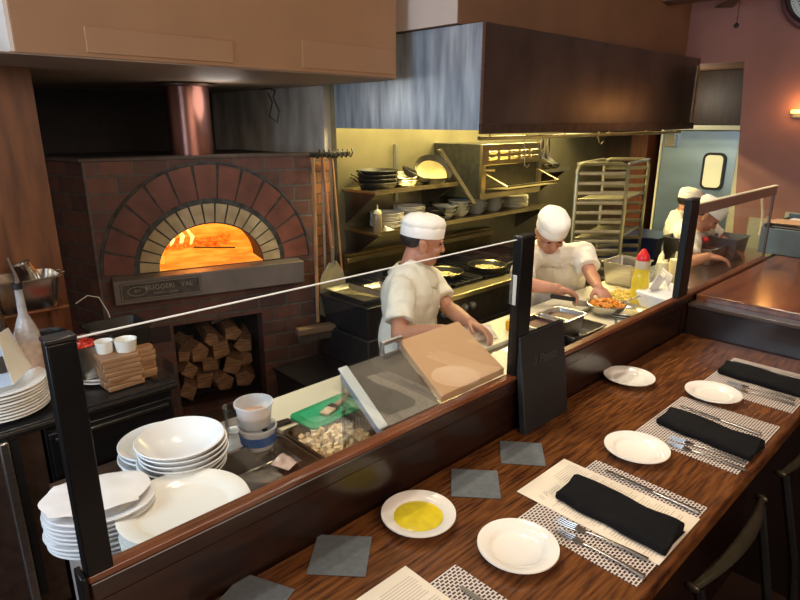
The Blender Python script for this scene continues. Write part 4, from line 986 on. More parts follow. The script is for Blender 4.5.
def skillet(loc,r,lab,rz=0,tilt=0,tdir=0,m=GRATE,inner=None,h=.045,group=None,handle=True,hl=.2):
    t=thing('skillet',lab,'pan',loc,rz,group)
    M=Matrix.Rotation(tdir,4,'Z')@Matrix.Rotation(tilt,4,'Y')
    MB().lathe([(0,0),(r*.78,0),(r*.84,.004),(r,h),(r*.985,h+.002),(r*.80,.008)],n=36,M=M).build('pan_body',m,t)
    MB().lathe([(r*.985,h+.002),(r*.80,.0075),(0,.0065)],n=36,M=M).build('cooking_surface',inner or m,t)
    if handle:
        g=MB(); g.tube([M@V((r*.95,0,h*.8)),M@V((r+hl*.5,0,h+.02)),M@V((r+hl,0,h+.03))],[.011,.009,.012],8,flat=.5); g.build('handle',m,t)
    return t
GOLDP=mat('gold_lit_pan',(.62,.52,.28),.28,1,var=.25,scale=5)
GP='pans on the upper left shelf'
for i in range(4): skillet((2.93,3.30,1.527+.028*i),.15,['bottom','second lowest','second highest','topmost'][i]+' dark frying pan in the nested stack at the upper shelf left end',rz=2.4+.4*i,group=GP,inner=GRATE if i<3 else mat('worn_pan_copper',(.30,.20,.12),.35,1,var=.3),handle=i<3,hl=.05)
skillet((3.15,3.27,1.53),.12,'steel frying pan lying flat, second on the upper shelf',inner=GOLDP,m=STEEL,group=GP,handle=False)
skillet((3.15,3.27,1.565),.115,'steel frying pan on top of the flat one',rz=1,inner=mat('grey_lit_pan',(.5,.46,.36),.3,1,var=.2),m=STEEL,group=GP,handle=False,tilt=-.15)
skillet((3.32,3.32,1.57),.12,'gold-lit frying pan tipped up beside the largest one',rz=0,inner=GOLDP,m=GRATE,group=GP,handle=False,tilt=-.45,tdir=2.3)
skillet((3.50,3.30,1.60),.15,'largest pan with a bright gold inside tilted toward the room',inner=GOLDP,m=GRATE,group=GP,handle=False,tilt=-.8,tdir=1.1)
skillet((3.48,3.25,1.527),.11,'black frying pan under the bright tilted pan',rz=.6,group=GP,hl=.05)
GR='pans on the right upper shelf'
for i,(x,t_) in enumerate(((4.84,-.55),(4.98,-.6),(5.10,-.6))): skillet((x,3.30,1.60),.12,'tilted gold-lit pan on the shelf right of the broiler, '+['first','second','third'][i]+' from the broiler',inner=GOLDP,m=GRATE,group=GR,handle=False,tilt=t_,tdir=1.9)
for i,x in enumerate((4.86,5.02,5.16)): skillet((x,3.31,1.553),.11,'black pan flat on the shelf right of the broiler, '+['left','middle','right'][i]+' one',group=GR,handle=False)
# lower shelf plates
SZ=1.2355
GREYPL=mat('dim_stoneware',(.62,.60,.50),.3,var=.04)
stack('dinner_plate',(2.99,3.27,SZ),9,.0115,.125,GREYPL,'left plate stack on the lower shelf','cream plate in the left stack on the lower shelf','cream plate on top of the left stack on the lower shelf',n=32)
stack('dinner_plate',(3.24,3.29,SZ),11,.0115,.125,GREYPL,'tall plate stack on the lower shelf','cream plate in the tall stack on the lower shelf','cream plate on top of the tall stack on the lower shelf',n=32)
bprof=[(0,0),(.05,0),(.055,.004),(.10,.05),(.103,.052),(.098,.052),(.05,.010),(0,.008)]
for j,(x,n,lab) in enumerate(((3.62,3,'first'),(3.80,4,'second'),(4.02,5,'third'),(4.25,5,'fourth'))):
    o=None
    for i in range(n):
        l='grey bowl in the %s bowl stack from the left on the lower shelf, %s'%(lab,['bottom','second up','third up','fourth up','fifth up'][i])
        if o is None: o=tag(MB().lathe(bprof,n=32).build('soup_bowl',mat('grey_bowl_glaze',(.40,.40,.36),.3,var=.05),loc=(x,3.27,SZ)),l,'bowl','bowls on the lower shelf')
        else: copy_tree(o,l,(x+.003*i,3.27,SZ+.026*i))
stack('dinner_plate',(4.56,3.27,SZ),8,.0125,.13,mat('side_plate_glaze',(.58,.55,.40),.3),'right plate stack on the lower shelf','cream plate in the right stack on the lower shelf','cream plate on top of the right stack on the lower shelf',n=32)
skillet((3.44,3.24,SZ+.001),.11,'black pan with handle between the plates and bowls on the lower shelf',rz=.2,hl=.10)
skillet((3.46,3.24,SZ+.05),.10,'smaller black pan on top of the shelf pan',rz=.9,hl=.10)
o=thing('sauce_bottle','small pale-tipped squeeze bottle at the left end of the lower shelf','bottle',(2.81,3.17,SZ))
MB().lathe([(0,0),(.030,0),(.032,.004),(.032,.12),(.026,.135),(0,.135)],n=20).build('bottle_body',mat('brown_sauce_bottle',(.20,.15,.08),.3),o); MB().lathe([(0,.13),(.028,.13),(.026,.150),(.006,.165),(.003,.195),(0,.195)],n=16).build('nozzle',CREAMB,o)
tag(MB().hexa([(0,0,0),(.10,0,0),(.12,.07,0),(.02,.08,0)],[(.02,.02,.03),(.06,.01,.012),(.09,.06,.01),(.03,.06,.04)]).build('folded_towel',CLOTHW,loc=(2.85,3.115,SZ),bevel=.004),'small folded cream towel beside the sauce bottle','towel')
# salamander broiler
sa=thing('salamander_broiler','wall-mounted stainless salamander broiler with louvred front','broiler',(3.73,3.0,1.40))
W=.82
MB().box(-.0,.01,.0,W,.495,.42).build('cabinet',mat('broiler_side',(.05,.05,.042),.4,.7,var=.2),sa,bevel=.004)
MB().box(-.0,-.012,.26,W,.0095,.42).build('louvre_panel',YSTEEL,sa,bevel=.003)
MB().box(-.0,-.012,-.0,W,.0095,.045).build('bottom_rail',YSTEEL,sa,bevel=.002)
MB().box(-.0,-.014,.045,.05,.0095,.26).build('side_rail',YSTEEL,sa); MB().box(W-.05,-.014,.045,W,.0095,.26).build('side_rail',YSTEEL,sa)
for r in range(2):
    for k in range(5): MB().obox((.13+k*.14,-.014,.31+r*.045),(.10,.016,.026),0,.5).build('louvre',mat('louvre_edge',(.75,.66,.42),.25,1),sa,bevel=.003)
MB().hexa([(.06,-.22,.09),(W-.06,-.22,.09),(W-.06,.0,.075),(.06,.0,.075)],[(.06,-.22,.094),(W-.06,-.22,.094),(W-.06,.0,.079),(.06,.0,.079)]).build('tray',GOLDP,sa)
g=MB(); g.tube([(.05,-.225,.115),(W-.05,-.225,.115)],.008,6); g.tube([(.05,-.225,.115),(.05,0,.20)],.006,6); g.tube([(W-.05,-.225,.115),(W-.05,0,.20)],.006,6); g.build('tray_rim',YSTEEL,sa)
MB().tube([(.02,-.02,.225),(.10,-.06,.225)],.010,6).build('lever',YSTEEL,sa)
MB().hexa([(-.50,-.02,.40),(-.46,-.02,.40),(-.46,.0,.40),(-.50,.0,.40)],[(-.10,-.02,-.02),(-.06,-.02,-.02),(-.06,0,-.02),(-.10,0,-.02)]).build('diagonal_brace',mat('brace_steel',(.42,.40,.32),.35,.9),sa)
MB().box(-.46,.47,-.02,-.43,.495,.42).build('wall_strip',mat('strip_steel',(.42,.42,.36),.35,.9),sa)

# range
RX0,RX1,RY=2.66,4.38,2.47
ra=thing('gas_range','long black gas range with steel front rail and knobs','range',(RX0,RY,0))
W=RX1-RX0
MB().box(0,.03,.10,W,.98,.86).build('range_body',mat('range_black',(.018,.016,.014),.35,.3,var=.2),ra,bevel=.004)
MB().box(0,.12,.861,W,.98,.885).build('cooktop',GRATE,ra)
MB().box(-.0,.0,.865,W,.119,.90).build('front_rail',mat('front_rail_steel',(.62,.52,.30),.3,1,var=.15,scale=5),ra,bevel=.006)
MB().box(0,.025,.70,W,.0299,.86).build('control_panel',mat('control_panel',(.06,.052,.04),.35,.8,var=.2),ra)
MB().box(0,.90,.886,W,.98,1.06).build('back_riser',mat('riser_steel',(.20,.16,.08),.35,.9,var=.3,scale=4),ra)
MB().box(0,.86,1.0,W,.899,1.04).build('back_ledge',YSTEEL,ra,bevel=.004)
g=MB()
for bx in range(5):
    x0=.02+bx*.338
    for j in range(2):
        y0=.15+j*.37
        g.box(x0,y0,.892,x0+.32,y0+.012,.912); g.box(x0,y0+.33,.892,x0+.32,y0+.342,.912); g.box(x0,y0,.892,x0+.012,y0+.34,.912); g.box(x0+.308,y0,.892,x0+.32,y0+.34,.912)
        for k in range(1,5): g.box(x0+.064*k-.005,y0,.896,x0+.064*k+.005,y0+.34,.916)
        g.lathe([(0,.886),(.05,.886),(.05,.90),(0,.902)],c=(x0+.16,y0+.17,0),n=20)
        g.box(x0+.02,y0+.03,.8855,x0+.03,y0+.3,.896)
g.build('burner_grates',GRATE,ra,smooth=False)
kp=[.12,.20,.32,.40,.86,.94,1.04,1.12,1.40,1.48]
for x in kp: 
    k_=MB().lathe([(0,0),(.026,0),(.024,.022),(.010,.028),(0,.028)],n=16,M=Matrix.Translation((x,.024,.79))@Matrix.Rotation(PI/2,4,'X')).build('knob',mat('knob_grey',(.28,.27,.25),.3,.6),ra)
for i in range(2):
    dd=MB().box(.04+i*.84,.012,.18,.84+i*.84,.0245,.66).build('oven_door',mat('oven_door_steel',(.04,.035,.028),.3,.8,var=.2),ra,bevel=.004)
    MB().tube([(.10+i*.84,-.02,.62),(.78+i*.84,-.02,.62)],.011,8).build('door_handle',YSTEEL,dd)
for x in(.04,W-.04):
    for y in(.08,.92): MB().tube([(x,y,0),(x,y,.10)],.02,8).build('leg',DARKSTEEL,ra)
s1=(3.114, 2.811, 0.94); s2=(3.512, 2.727, 0.94)
for q,lab,rz in((s1,'left frying pan of creamy pasta on the range behind the first cook',-2.2),(s2,'right frying pan of creamy pasta on the range, handle to the back',-.6)):
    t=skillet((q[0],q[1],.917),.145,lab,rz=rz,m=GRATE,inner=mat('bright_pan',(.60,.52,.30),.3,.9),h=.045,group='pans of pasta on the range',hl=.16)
    MB().lathe([(.138,.042),(.1445,.0485),(.147,.047),(.1475,.043)],n=36).build('bright_rim',YSTEEL,t)
    g=MB(); rq=random.Random(9)
    for i in range(160):
        a=rq.random()*2*PI; r=.095*math.sqrt(rq.random()); g.ell((r*math.cos(a),r*math.sin(a),.013+.02*rq.random()*(1-(r/.11)**2)),(.013,.006,.005),Matrix.Rotation(rq.random()*3,3,'Z'),n=6)
    tag(g.build('creamy_pasta',NOODLE,loc=(q[0],q[1],.917)),'creamy food in the '+lab.split(' pan')[0]+' pan on the range','food',kind='stuff')
# black tub stand left of chef 1
tb=thing('black_tub','black plastic tub standing beside the range behind the first cook','tub',(2.305,2.70,0))
q0=(2.312, 2.974, 0.93)
MB().box(-.0,.0,.0,.34,.50,.66).build('lower_cart',TUB,tb,bevel=.01)
g=MB(); g.hexa([(.02,.02,.661),(.32,.02,.661),(.32,.46,.661),(.02,.46,.661)],[(-.02,-.02,.88),(.345,-.02,.88),(.345,.5,.88),(-.02,.5,.88)]); g.build('upper_tub',TUB,tb,bevel=.01)
MB().box(-.03,-.03,.87,.35,.51,.89).build('tub_rim',BLACKGLOSS,tb,bevel=.006)
hotelpan('sheet_tray','steel tray resting on the black tub behind the first cook, left one',(2.41,2.94,.891),.19,.40,.03,.0,STEELH,'tray',r=.015)
hotelpan('sheet_tray','steel tray resting on the black tub behind the first cook, right one',(2.60,2.84,.892),.15,.34,.035,.0,STEELH,'tray',r=.015)
tb2=thing('black_bus_box','low black box on the floor right of the wood store','box',(1.90,2.75,0))
g=MB(); g.hexa([(.02,.02,.0),(.36,.02,.0),(.36,.40,.0),(.02,.40,.0)],[(0,0,.45),(.38,0,.45),(.38,.42,.45),(0,.42,.45)]); g.build('box_body',TUB,tb2,bevel=.01)
MB().box(-.01,-.01,.44,.39,.43,.46).build('rim',BLACKGLOSS,tb2,bevel=.005)

# oven right return column seen behind tub

# speed rack
sr=thing('sheet_pan_rack','tall aluminium sheet-pan rack with many runners near the door','rack',(0,0,0))
A0=(4.466, 2.591, 1.652); A1=(4.768, 2.31, 1.667)
A0=V((A0[0],A0[1],0)); A1=V((A1[0],A1[1],0)); dv=(A1-A0); off=V((dv.y,-dv.x,0)).normalized()*.0
bk0=(5.203, 2.75, 1.643); bk1=(5.492, 2.474, 1.643)
B0_=V((bk0[0],bk0[1],0)); B1_=V((bk1[0],bk1[1],0))
ALU=mat('dull_aluminium',(.27,.25,.17),.35,.85,var=.15,scale=8)
for (p,q) in((A0,A1),(B0_,B1_)):
    zt=1.66; d=(q-p).normalized(); r=.05
    pts=[p+V((0,0,.12)),p+V((0,0,zt-r)),p+d*.015+V((0,0,zt-.012)),p+d*r+V((0,0,zt)),q-d*r+V((0,0,zt)),q-d*.015+V((0,0,zt-.012)),q+V((0,0,zt-r)),q+V((0,0,.12))]
    MB().tube(pts,.016,8).build('side_frame',ALU,sr)
    n=0
    for k in range(18):
        z=1.57-k*.080
        o_=MB().hexa([p+V((0,0,z)),q+V((0,0,z)),q+V((0,0,z))+(B0_-A0).normalized()*.035*(1 if p is A0 else -1),p+V((0,0,z))+(B0_-A0).normalized()*.035*(1 if p is A0 else -1)],[p+V((0,0,z+.028)),q+V((0,0,z+.028)),q+V((0,0,z+.030))+V((.001,.001,0)),p+V((0,0,z+.030))+V((.001,.001,0))]).build('runner',ALU,sr)
for (p,q) in((A0,B0_),(A1,B1_)):
    for z in(.16,1.66): MB().tube([p+V((0,0,z)),q+V((0,0,z))],.012,8).build('cross_bar',ALU,sr)
for p in(A0,A1,B0_,B1_): MB().lathe([(0,-.02),(.055,-.02),(.055,.02),(0,.02)],n=20,M=Matrix.Translation(p+V((0,0,.056)))@Matrix.Rotation(PI/2,4,'X')).build('caster',BLACK,sr)
for i,k in enumerate((3,7,11)):
    z=1.57-k*.080+.03
    c=(A0+A1+B0_+B1_)/4; 
    pa_=[A0.lerp(c,.06),A1.lerp(c,.06),B1_.lerp(c,.06),B0_.lerp(c,.06)]
    tag(MB().hexa([x+V((0,0,z)) for x in pa_],[x+V((0,0,z+.018)) for x in pa_]).build('sheet_pan',ALU,bevel=.004),'sheet pan slid into the rack, '+['upper','middle','lower'][i]+' one','sheet pan','sheet pans in the rack')
# brown door post beside the rack + blue bin
struct(MB().box(6.30,2.87,0,6.59,3.05,1.95).build('trim_9',BROWNJAMB))
bb_=thing('blue_bin','dark blue bin standing behind the sheet-pan rack by the door','bin',(5.75,2.62,0))
g=MB(); g.hexa([(-.15,-.22,.0),(.18,-.22,.0),(.18,.22,.0),(-.15,.22,.0)],[(-.2,-.28,0.92),(.22,-.28,.92),(.22,.28,.92),(-.2,.28,.92)]); g.build('bin_body',NAVY_:=mat('blue_bin_plastic',(.012,.02,.08),.4,var=.1),bb_,bevel=.01)
MB().box(-.22,-.30,.91,.24,.30,.94).build('rim',NAVY_,bb_,bevel=.006)
# ================================================================== PEOPLE
def chef(base,J,cap_lab,skin=SKIN,sleeve=.62,hands=True,seed=1,vox=.0042):
    name_lab,fdir,hup=J['label'],V(J['face']).normalized(),V(J.get('up',(0,0,1)))
    t=thing('person',name_lab,'person',base); B=V(base)
    L=lambda p:V(p)-B
    hc=L(J['head']); u=(hup-fdir*hup.dot(fdir)).normalized(); s=fdir.cross(u).normalized()   # s = person's right
    R=Matrix((s,fdir,u)).transposed()
    H=lambda x,y,z: hc+R@V((x,y,z))
    g=MB()
    # skull and face
    g.ell(H(0,-.012,.030),(.077,.098,.088),R,20)
    g.ell(H(0,.018,-.028),(.062,.072,.075),R,18)
    g.ell(H(0,.045,-.078),(.038,.038,.032),R)          # chin
    for k in(-1,1):
        g.ell(H(.040*k,.012,-.060),(.026,.045,.032),R) # jaw
        g.ell(H(.036*k,.066,-.018),(.022,.020,.018),R) # cheek
        g.ell(H(.077*k,-.004,-.008),(.010,.021,.033),R,20)# ear
        g.ell(H(.083*k,-.012,.006),(.008,.018,.018),R)
        g.ell(H(.081*k,-.004,-.030),(.006,.012,.012),R)
        g.ell(H(.030*k,.078,.027),(.024,.012,.007),R)  # brow
    g.cap(H(0,.083,.015),H(0,.099,-.020),.009,.0125); g.ell(H(.011,.098,-.024),(.008,.010,.007),R); g.ell(H(-.011,.098,-.024),(.008,.010,.007),R)
    g.ell(H(0,.086,-.047),(.022,.010,.006),R); g.ell(H(0,.084,-.058),(.019,.010,.006),R)
    nk=L(J['neck'])
    g.cap(H(0,-.022,-.055),nk,.054,.060); g.cap(nk,nk-V((0,0,.05)),.062,.08)
    ch,pv=L(J['chest']),L(J['pelvis'])
    SR,SL=L(J['sr']),L(J['sl']); sd=(SR-SL).normalized()
    up_=(nk-pv).normalized(); fr=up_.cross(sd).normalized(); 
    if fr.dot(V(J.get('body',J['face'])))<0: fr=-fr
    T=Matrix((sd,fr,up_)).transposed()
    g.ell(ch,(.155,.10,.17),T); g.ell((ch+pv)/2,(.145,.10,.18),T); g.ell(pv,(.155,.11,.14),T); g.cap(SR,SL,.052,.052)
    g.cap(ch+up_*.1,nk,.09,.06)
    hipc=pv-V((0,0,.06))
    legs=[]
    for k in(-1,1):
        hp=hipc+sd*.085*k; kn=V((hp.x,hp.y,-B.z+.48))+fr*.02; ft=V((hp.x,hp.y,-B.z+.08))
        g.chain([hp,kn,ft],[.075,.052,.038]); g.cap(ft,ft+V((fr.x,fr.y,0)).normalized()*.15-V((0,0,.045)),.036,.03); legs.append((hp,kn,ft))
    for k,(S_,E_,W_,Hd,pn) in((1,(SR,L(J['er']),L(J['wr']),J['hr'],J['nr'])),(-1,(SL,L(J['el']),L(J['wl']),J['hl'],J['nl']))):
        g.chain([S_,E_,E_.lerp(W_,.35),W_],[.046,.037,.039,.025])
        hd=V(Hd).normalized(); n_=V(pn); n_=(n_-hd*n_.dot(hd)).normalized(); sx=hd.cross(n_).normalized()*k
        # palm
        pc=W_+hd*.048; PM=Matrix((sx,hd,n_)).transposed()
        g.cap(W_,W_+hd*.02,.026,.024); g.ell(pc,(.041,.050,.017),PM); g.cap(pc+sx*.026-hd*.02,pc+sx*.028+hd*.03,.013,.012); g.cap(pc-sx*.026-hd*.01,pc-sx*.028+hd*.03,.013,.011)
        curl=J.get('curl',.5)
        for i,(ox,ln) in enumerate(((.030,.068),(.0105,.076),(-.0095,.070),(-.029,.056))):
            p=pc+sx*ox+hd*.036; a=curl*.6; q=p
            for j,fr_ in enumerate((.45,.31,.24)):
                dd=(hd*math.cos(a)-n_*math.sin(a)*-1)
                dd=hd*math.cos(a)+n_*math.sin(a)
                q2=q+dd*ln*fr_*1.12; g.cap(q,q2,.0090-.0008*j,.0085-.0008*j,8); q=q2; a+=curl*.9
        tb_=pc+sx*.030-hd*.030; t1=tb_+(sx*.75+hd*.6+n_*.35).normalized()*.040; t2=t1+(sx*.25+hd*.85+n_*.45).normalized()*.030
        g.cap(tb_,t1,.013,.0105,8); g.cap(t1,t2,.0105,.0085,8)
    g.build('body',skin,t,remesh=vox,sm=2)
    # eyes
    for k in(-1,1):
        MB().ell(H(.030*k,.079,.010),(.011,.006,.0045),R).build('eye',mat('eye_dark',(.02,.015,.012),.2),t)
        MB().ell(H(.030*k,.0815,.027),(.017,.007,.0028),R).build('eyebrow',HAIR,t)
    # hair band under the cap
    h=MB(); h.ell(H(0,-.036,.018),(.0768,.080,.062),R,24); hb=h.build('hair',HAIR,t,remesh=.006,sm=1)
    # cap
    cp=MB(); M4=basis(s,fdir,u,H(0,-.012,.034)); M4=M4@Matrix.Rotation(J.get('captilt',.10),4,'X')
    cp.lathe([(.083,-.005),(.0865,-.003),(.087,.020),(.089,.042),(.0915,.052),(.089,.066),(.079,.081),(.060,.093),(.035,.100),(0,.102),(0,.09),(.04,.088),(.078,.05),(.083,.0)],n=44,sx=.97,sy=1.17,M=M4)
    for v in cp.bm.verts:
        k_=noise.noise(v.co*38+V((seed*5,0,0)))*.0055; v.co+= (v.co-hc).normalized()*k_
    co=cp.build('cap',CAPW,t,ang=60)
    bnd=MB(); bnd.lathe([(.088,-.006),(.0895,-.004),(.0905,.041),(.0895,.043),(.087,.03),(.0865,-.004)],n=44,sx=.97,sy=1.17,M=M4); bnd.build('cap_band',mat('cap_band_cotton',(.93,.91,.86),.8,bump=.15,bscale=30),t)
    # shirt
    g=MB()
    g.ell(ch+up_*.03,(.188,.128,.18),T,20); g.ell((ch+pv)/2,(.182,.130,.20),T,20); g.ell(pv,(.188,.138,.13),T,20)
    g.cap(SR-sd*.02,SL+sd*.02,.066,.066); g.cap(ch+up_*.12,nk-up_*.035,.105,.072); g.ell(nk-up_*.05,(.125,.085,.045),T)
    g.ell(pv-V((0,0,.10)),(.192,.140,.14),T,20)
    for k,(S_,E_) in((1,(SR,L(J['er']))),(-1,(SL,L(J['el'])))):
        end=S_.lerp(E_,sleeve); d=(end-S_).normalized()
        g.cap(S_,S_.lerp(end,.5),.066,.069); 
        x,y,_=frame(d); pts=[S_,S_.lerp(end,.4),S_.lerp(end,.75),end,end+d*.001]
        g.tube(pts,[.056,.063,.065,.068,.063],18)
    so=g.build('shirt',J.get('shirtmat',CLOTHW),t,remesh=.0065,sm=3)
    me=so.data
    nrm=[v.normal.copy() for v in me.vertices]
    for v,nv in zip(me.vertices,nrm):
        p=v.co; w=noise.noise(V((p.x*9+seed*3,p.y*9,p.z*5)))*.013+abs(noise.noise(V((p.x*15,p.y*15+seed,p.z*7))))*.014
        v.co=p+nv*w
    # collar
    c=MB(); fr2=(fr-u*0).normalized()
    N=20
    for sgn in(-1,1):
        vs=[]
        for i in range(N//2+1):
            a=PI*i/(N//2)  # back to front
            ang=a*sgn
            d=(-fr*math.cos(a)+sd*math.sin(a)*sgn)
            tt=i/(N/2); inner=nk+d*(.068+.004*tt)+up_*(.034-.030*tt**2); outer=nk+d*(.108+.034*tt)-up_*(.010+.060*tt**2)
            vs.append((c.bm.verts.new(inner),c.bm.verts.new(outer)))
        for a_,b_ in zip(vs,vs[1:]): c.face([a_[0],b_[0],b_[1],a_[1]])
    co=c.build('collar',J.get('shirtmat',CLOTHW),t); md=co.modifiers.new('solid','SOLIDIFY'); md.thickness=.004
    # placket buttons
    for i in range(4):
        p=ch.lerp(pv,.0+.28*i)+fr*(.132+.012)+sd*.0
        MB().ell(p,.006,n=8).build('button',mat('shirt_button',(.55,.52,.45),.4),t)
    # trousers & shoes
    g=MB(); g.ell(pv-V((0,0,.07)),(.160,.118,.12),T)
    for hp,kn,ft in legs: g.chain([hp,kn,ft+V((0,0,.02))],[.090,.066,.060])
    g.build('trousers',TROUSER,t,remesh=.012,sm=2)
    for hp,kn,ft in legs:
        f2=V((fr.x,fr.y,0)).normalized(); MB().chain([ft-f2*.02-V((0,0,.02)),ft+f2*.13-V((0,0,.035))],[.048,.042]).build('shoe',SHOE,t)
    return t
def floorpt(p): return (p[0],p[1],0.0)
RV=(.723,-.691,0)
# first cook: profile to the right, hands on a cloth
J=dict(label='person in white cap and short-sleeved white shirt, in profile wiping with a cloth',face=(.72,-.62,-.20),head=(2.013, 1.948, 1.447),neck=(1.973, 1.988, 1.31),chest=(1.955, 1.968, 1.153),pelvis=(1.923, 1.976, 0.82),
 sr=(1.826, 1.904, 1.256),sl=(2.116, 2.025, 1.243),er=(1.713, 1.799, 1.094),wr=(1.823, 1.651, 1.128),hr=(.75,-.45,-.10),nr=(-.1,-.1,-1),el=(2.103, 1.855, 1.116),wl=(2.014, 1.653, 1.12),hl=(.15,-.85,-.25),nl=(-.3,-.2,-.9),curl=.55)
chef(floorpt(J['pelvis']),J,'',sleeve=.72,seed=1)
J2=dict(label='person in white cap and white shirt, head bowed, chopping on the board',face=(-.50,-.62,-.62),head=(2.909, 1.82, 1.394),neck=(3.037, 1.887, 1.292),chest=(3.142, 1.902, 1.083),pelvis=(3.304, 1.952, 0.742),
 sl=(3.155, 1.756, 1.247),sr=(2.874, 1.939, 1.249),el=(3.077, 1.652, 1.165),wl=(2.949, 1.529, 1.131),hl=(-.35,-.75,-.45),nl=(0,-.2,-1),er=(2.634, 1.81, 1.152),wr=(2.698, 1.634, 1.152),hr=(.70,-.62,-.28),nr=(.1,-.4,-.9),curl=.7,captilt=.05)
chef(floorpt(J2['pelvis']),J2,'',sleeve=.74,seed=2)
J4=dict(label='person in white cap and shirt bending over the far pans, behind the corner post',face=(.30,-.62,-.62),head=(4.498, 1.569, 1.349),neck=(4.592, 1.646, 1.301),chest=(4.725, 1.78, 1.093),pelvis=(4.904, 1.931, 0.72),
 sr=(4.392, 1.616, 1.184),sl=(4.871, 1.687, 1.203),er=(4.197, 1.524, 1.071),wr=(4.211, 1.419, 1.127),hr=(.4,-.85,-.1),nr=(0,0,-1),el=(4.92, 1.575, 1.119),wl=(4.724, 1.472, 1.115),hl=(.1,-.9,-.3),nl=(0,0,-1),curl=.5)
chef(floorpt(J4['pelvis']),J4,'',sleeve=.75,seed=3)
J3=dict(label='person in white cap farthest back, head just above the bending cook',face=(.75,-.45,-.28),head=(5.575, 2.104, 1.291),neck=(5.577, 2.136, 1.198),chest=(5.572, 2.155, 1.024),pelvis=(5.534, 2.129, 0.736),
 sr=(5.359, 2.112, 1.162),sl=(5.843, 2.182, 1.157),er=(5.278, 2.025, 1.008),wr=(5.24, 1.905, 0.978),hr=(.6,-.6,-.1),nr=(0,0,-1),el=(5.831, 2.031, 1.008),wl=(5.693, 1.908, 0.986),hl=(.3,-.8,-.2),nl=(0,0,-1),curl=.5)
chef(floorpt(J3['pelvis']),J3,'',sleeve=.75,seed=4,vox=.006)
# cloth in first cook's hands
q=(2.037, 1.653, 1.08)
g=MB(); vs={}
for i in range(17):
    for j in range(11):
        x=-.11+.22*i/16; y=-.06+.12*j/10; z=.012+.045*abs(noise.noise((x*16,y*18,2)))+.02*(1-(x/.12)**2)
        if i in(0,16) or j in(0,10): z=.001+.01*abs(noise.noise((x*30,y*30,5)))
        vs[i,j]=g.bm.verts.new((x*(1+.15*noise.noise((y*20,0,0))),y*(1+.25*noise.noise((x*18,1,0))),z))
for i in range(16):
    for j in range(10): g.face([vs[i,j],vs[i+1,j],vs[i+1,j+1],vs[i,j+1]])
tag(g.build('wiping_cloth',CLOTHW,loc=(q[0],q[1],TZ+.023),rz=-.5),'crumpled white cloth under the hands of the first cook','cloth')
# knife of second cook
w=V(J2['wr']); hd=V(J2['hr']).normalized()
k=thing('cook_knife','kitchen knife gripped by the second cook over the board','knife',tuple(w+hd*.075+V((0,0,-.034))),math.atan2(hd.y,hd.x)-.15)
MB().obox((-.03,0,0),(.13,.018,.022),0,0,.12).build('handle',BLACK,k,bevel=.004)
MB().hexa([(.03,-.001,-.005),(.20,-.0005,-.03),(.20,.0005,-.03),(.03,.001,-.005)],[(.03,-.001,-.040),(.17,-.0005,-.052),(.17,.0005,-.052),(.03,.001,-.040)]).build('blade',CHROME,k)

# ================================================================== WALL ITEMS
ck=thing('wall_clock','round white wall clock with dark red-brown frame and roman numerals','clock',(5.645,1.355,2.93))
Mx=Matrix.Rotation(-PI/2,4,'Y')   # lathe axis z -> -x
MB().lathe([(.255,.004),(.255,.035),(.265,.05),(.285,.05),(.298,.03),(.300,.0),(.255,.0)],n=64,M=Mx).build('frame',mat('clock_frame_wood',(.07,.012,.008),.3,coat=.5),ck)
MB().lathe([(.238,.012),(.238,.034),(.256,.04),(.256,.012)],n=64,M=Mx).build('inner_ring',BLACK,ck)
MB().lathe([(0,.0),(.24,.0),(.24,.012),(0,.012)],n=64,M=Mx).build('dial',mat('clock_dial',(.62,.72,.74),.4,var=.02),ck)
yax=V((0,-1,0))
for h,nm in enumerate(('XII','I','II','III','IIII','V','VI','VII','VIII','IX','X','XI')):
    a=PI/2-2*PI*h/12; rad=yax*math.cos(a)+V((0,0,1))*math.sin(a); tx=yax*math.cos(a-PI/2)+V((0,0,1))*math.sin(a-PI/2)
    text('numeral',nm,.075,BLACK,basis(tx,rad,V((-1,0,0)),rad*.165+V((-.0125,0,0))),ck)
g=MB()
for i in range(60):
    a=2*PI*i/60; g.ell(V((0,-math.cos(a),math.sin(a)))*.222+V((-.013,0,0)),(.001,.0035,.0035),n=6)
g.build('minute_dots',BLACK,ck)
for a,l,nm in((2.4,.11,'hour_hand'),(.6,.17,'minute_hand')):
    d=V((0,-math.cos(a),math.sin(a))); MB().tube([V((-.016,0,0)),V((-.016,0,0))+d*l],[.006,.002],6,flat=.4).build(nm,BLACK,ck)
scn=thing('wall_sconce','small glowing amber sconce on the rose wall below the clock','sconce',(5.64,1.40,2.05))
MB().lathe([(0,0),(.05,.0),(.055,.012),(.05,.026),(.048,.022),(.0,.012)],n=24,sx=.7).build('lamp_shade',mat('sconce_glow',(.9,.6,.2),.4,emit=(1,.6,.15),estr=3),scn)
MB().box(-.02,-.03,-.03,.009,.03,-.001).build('bracket',mat('brass_bracket',(.5,.3,.1),.3,1),scn)
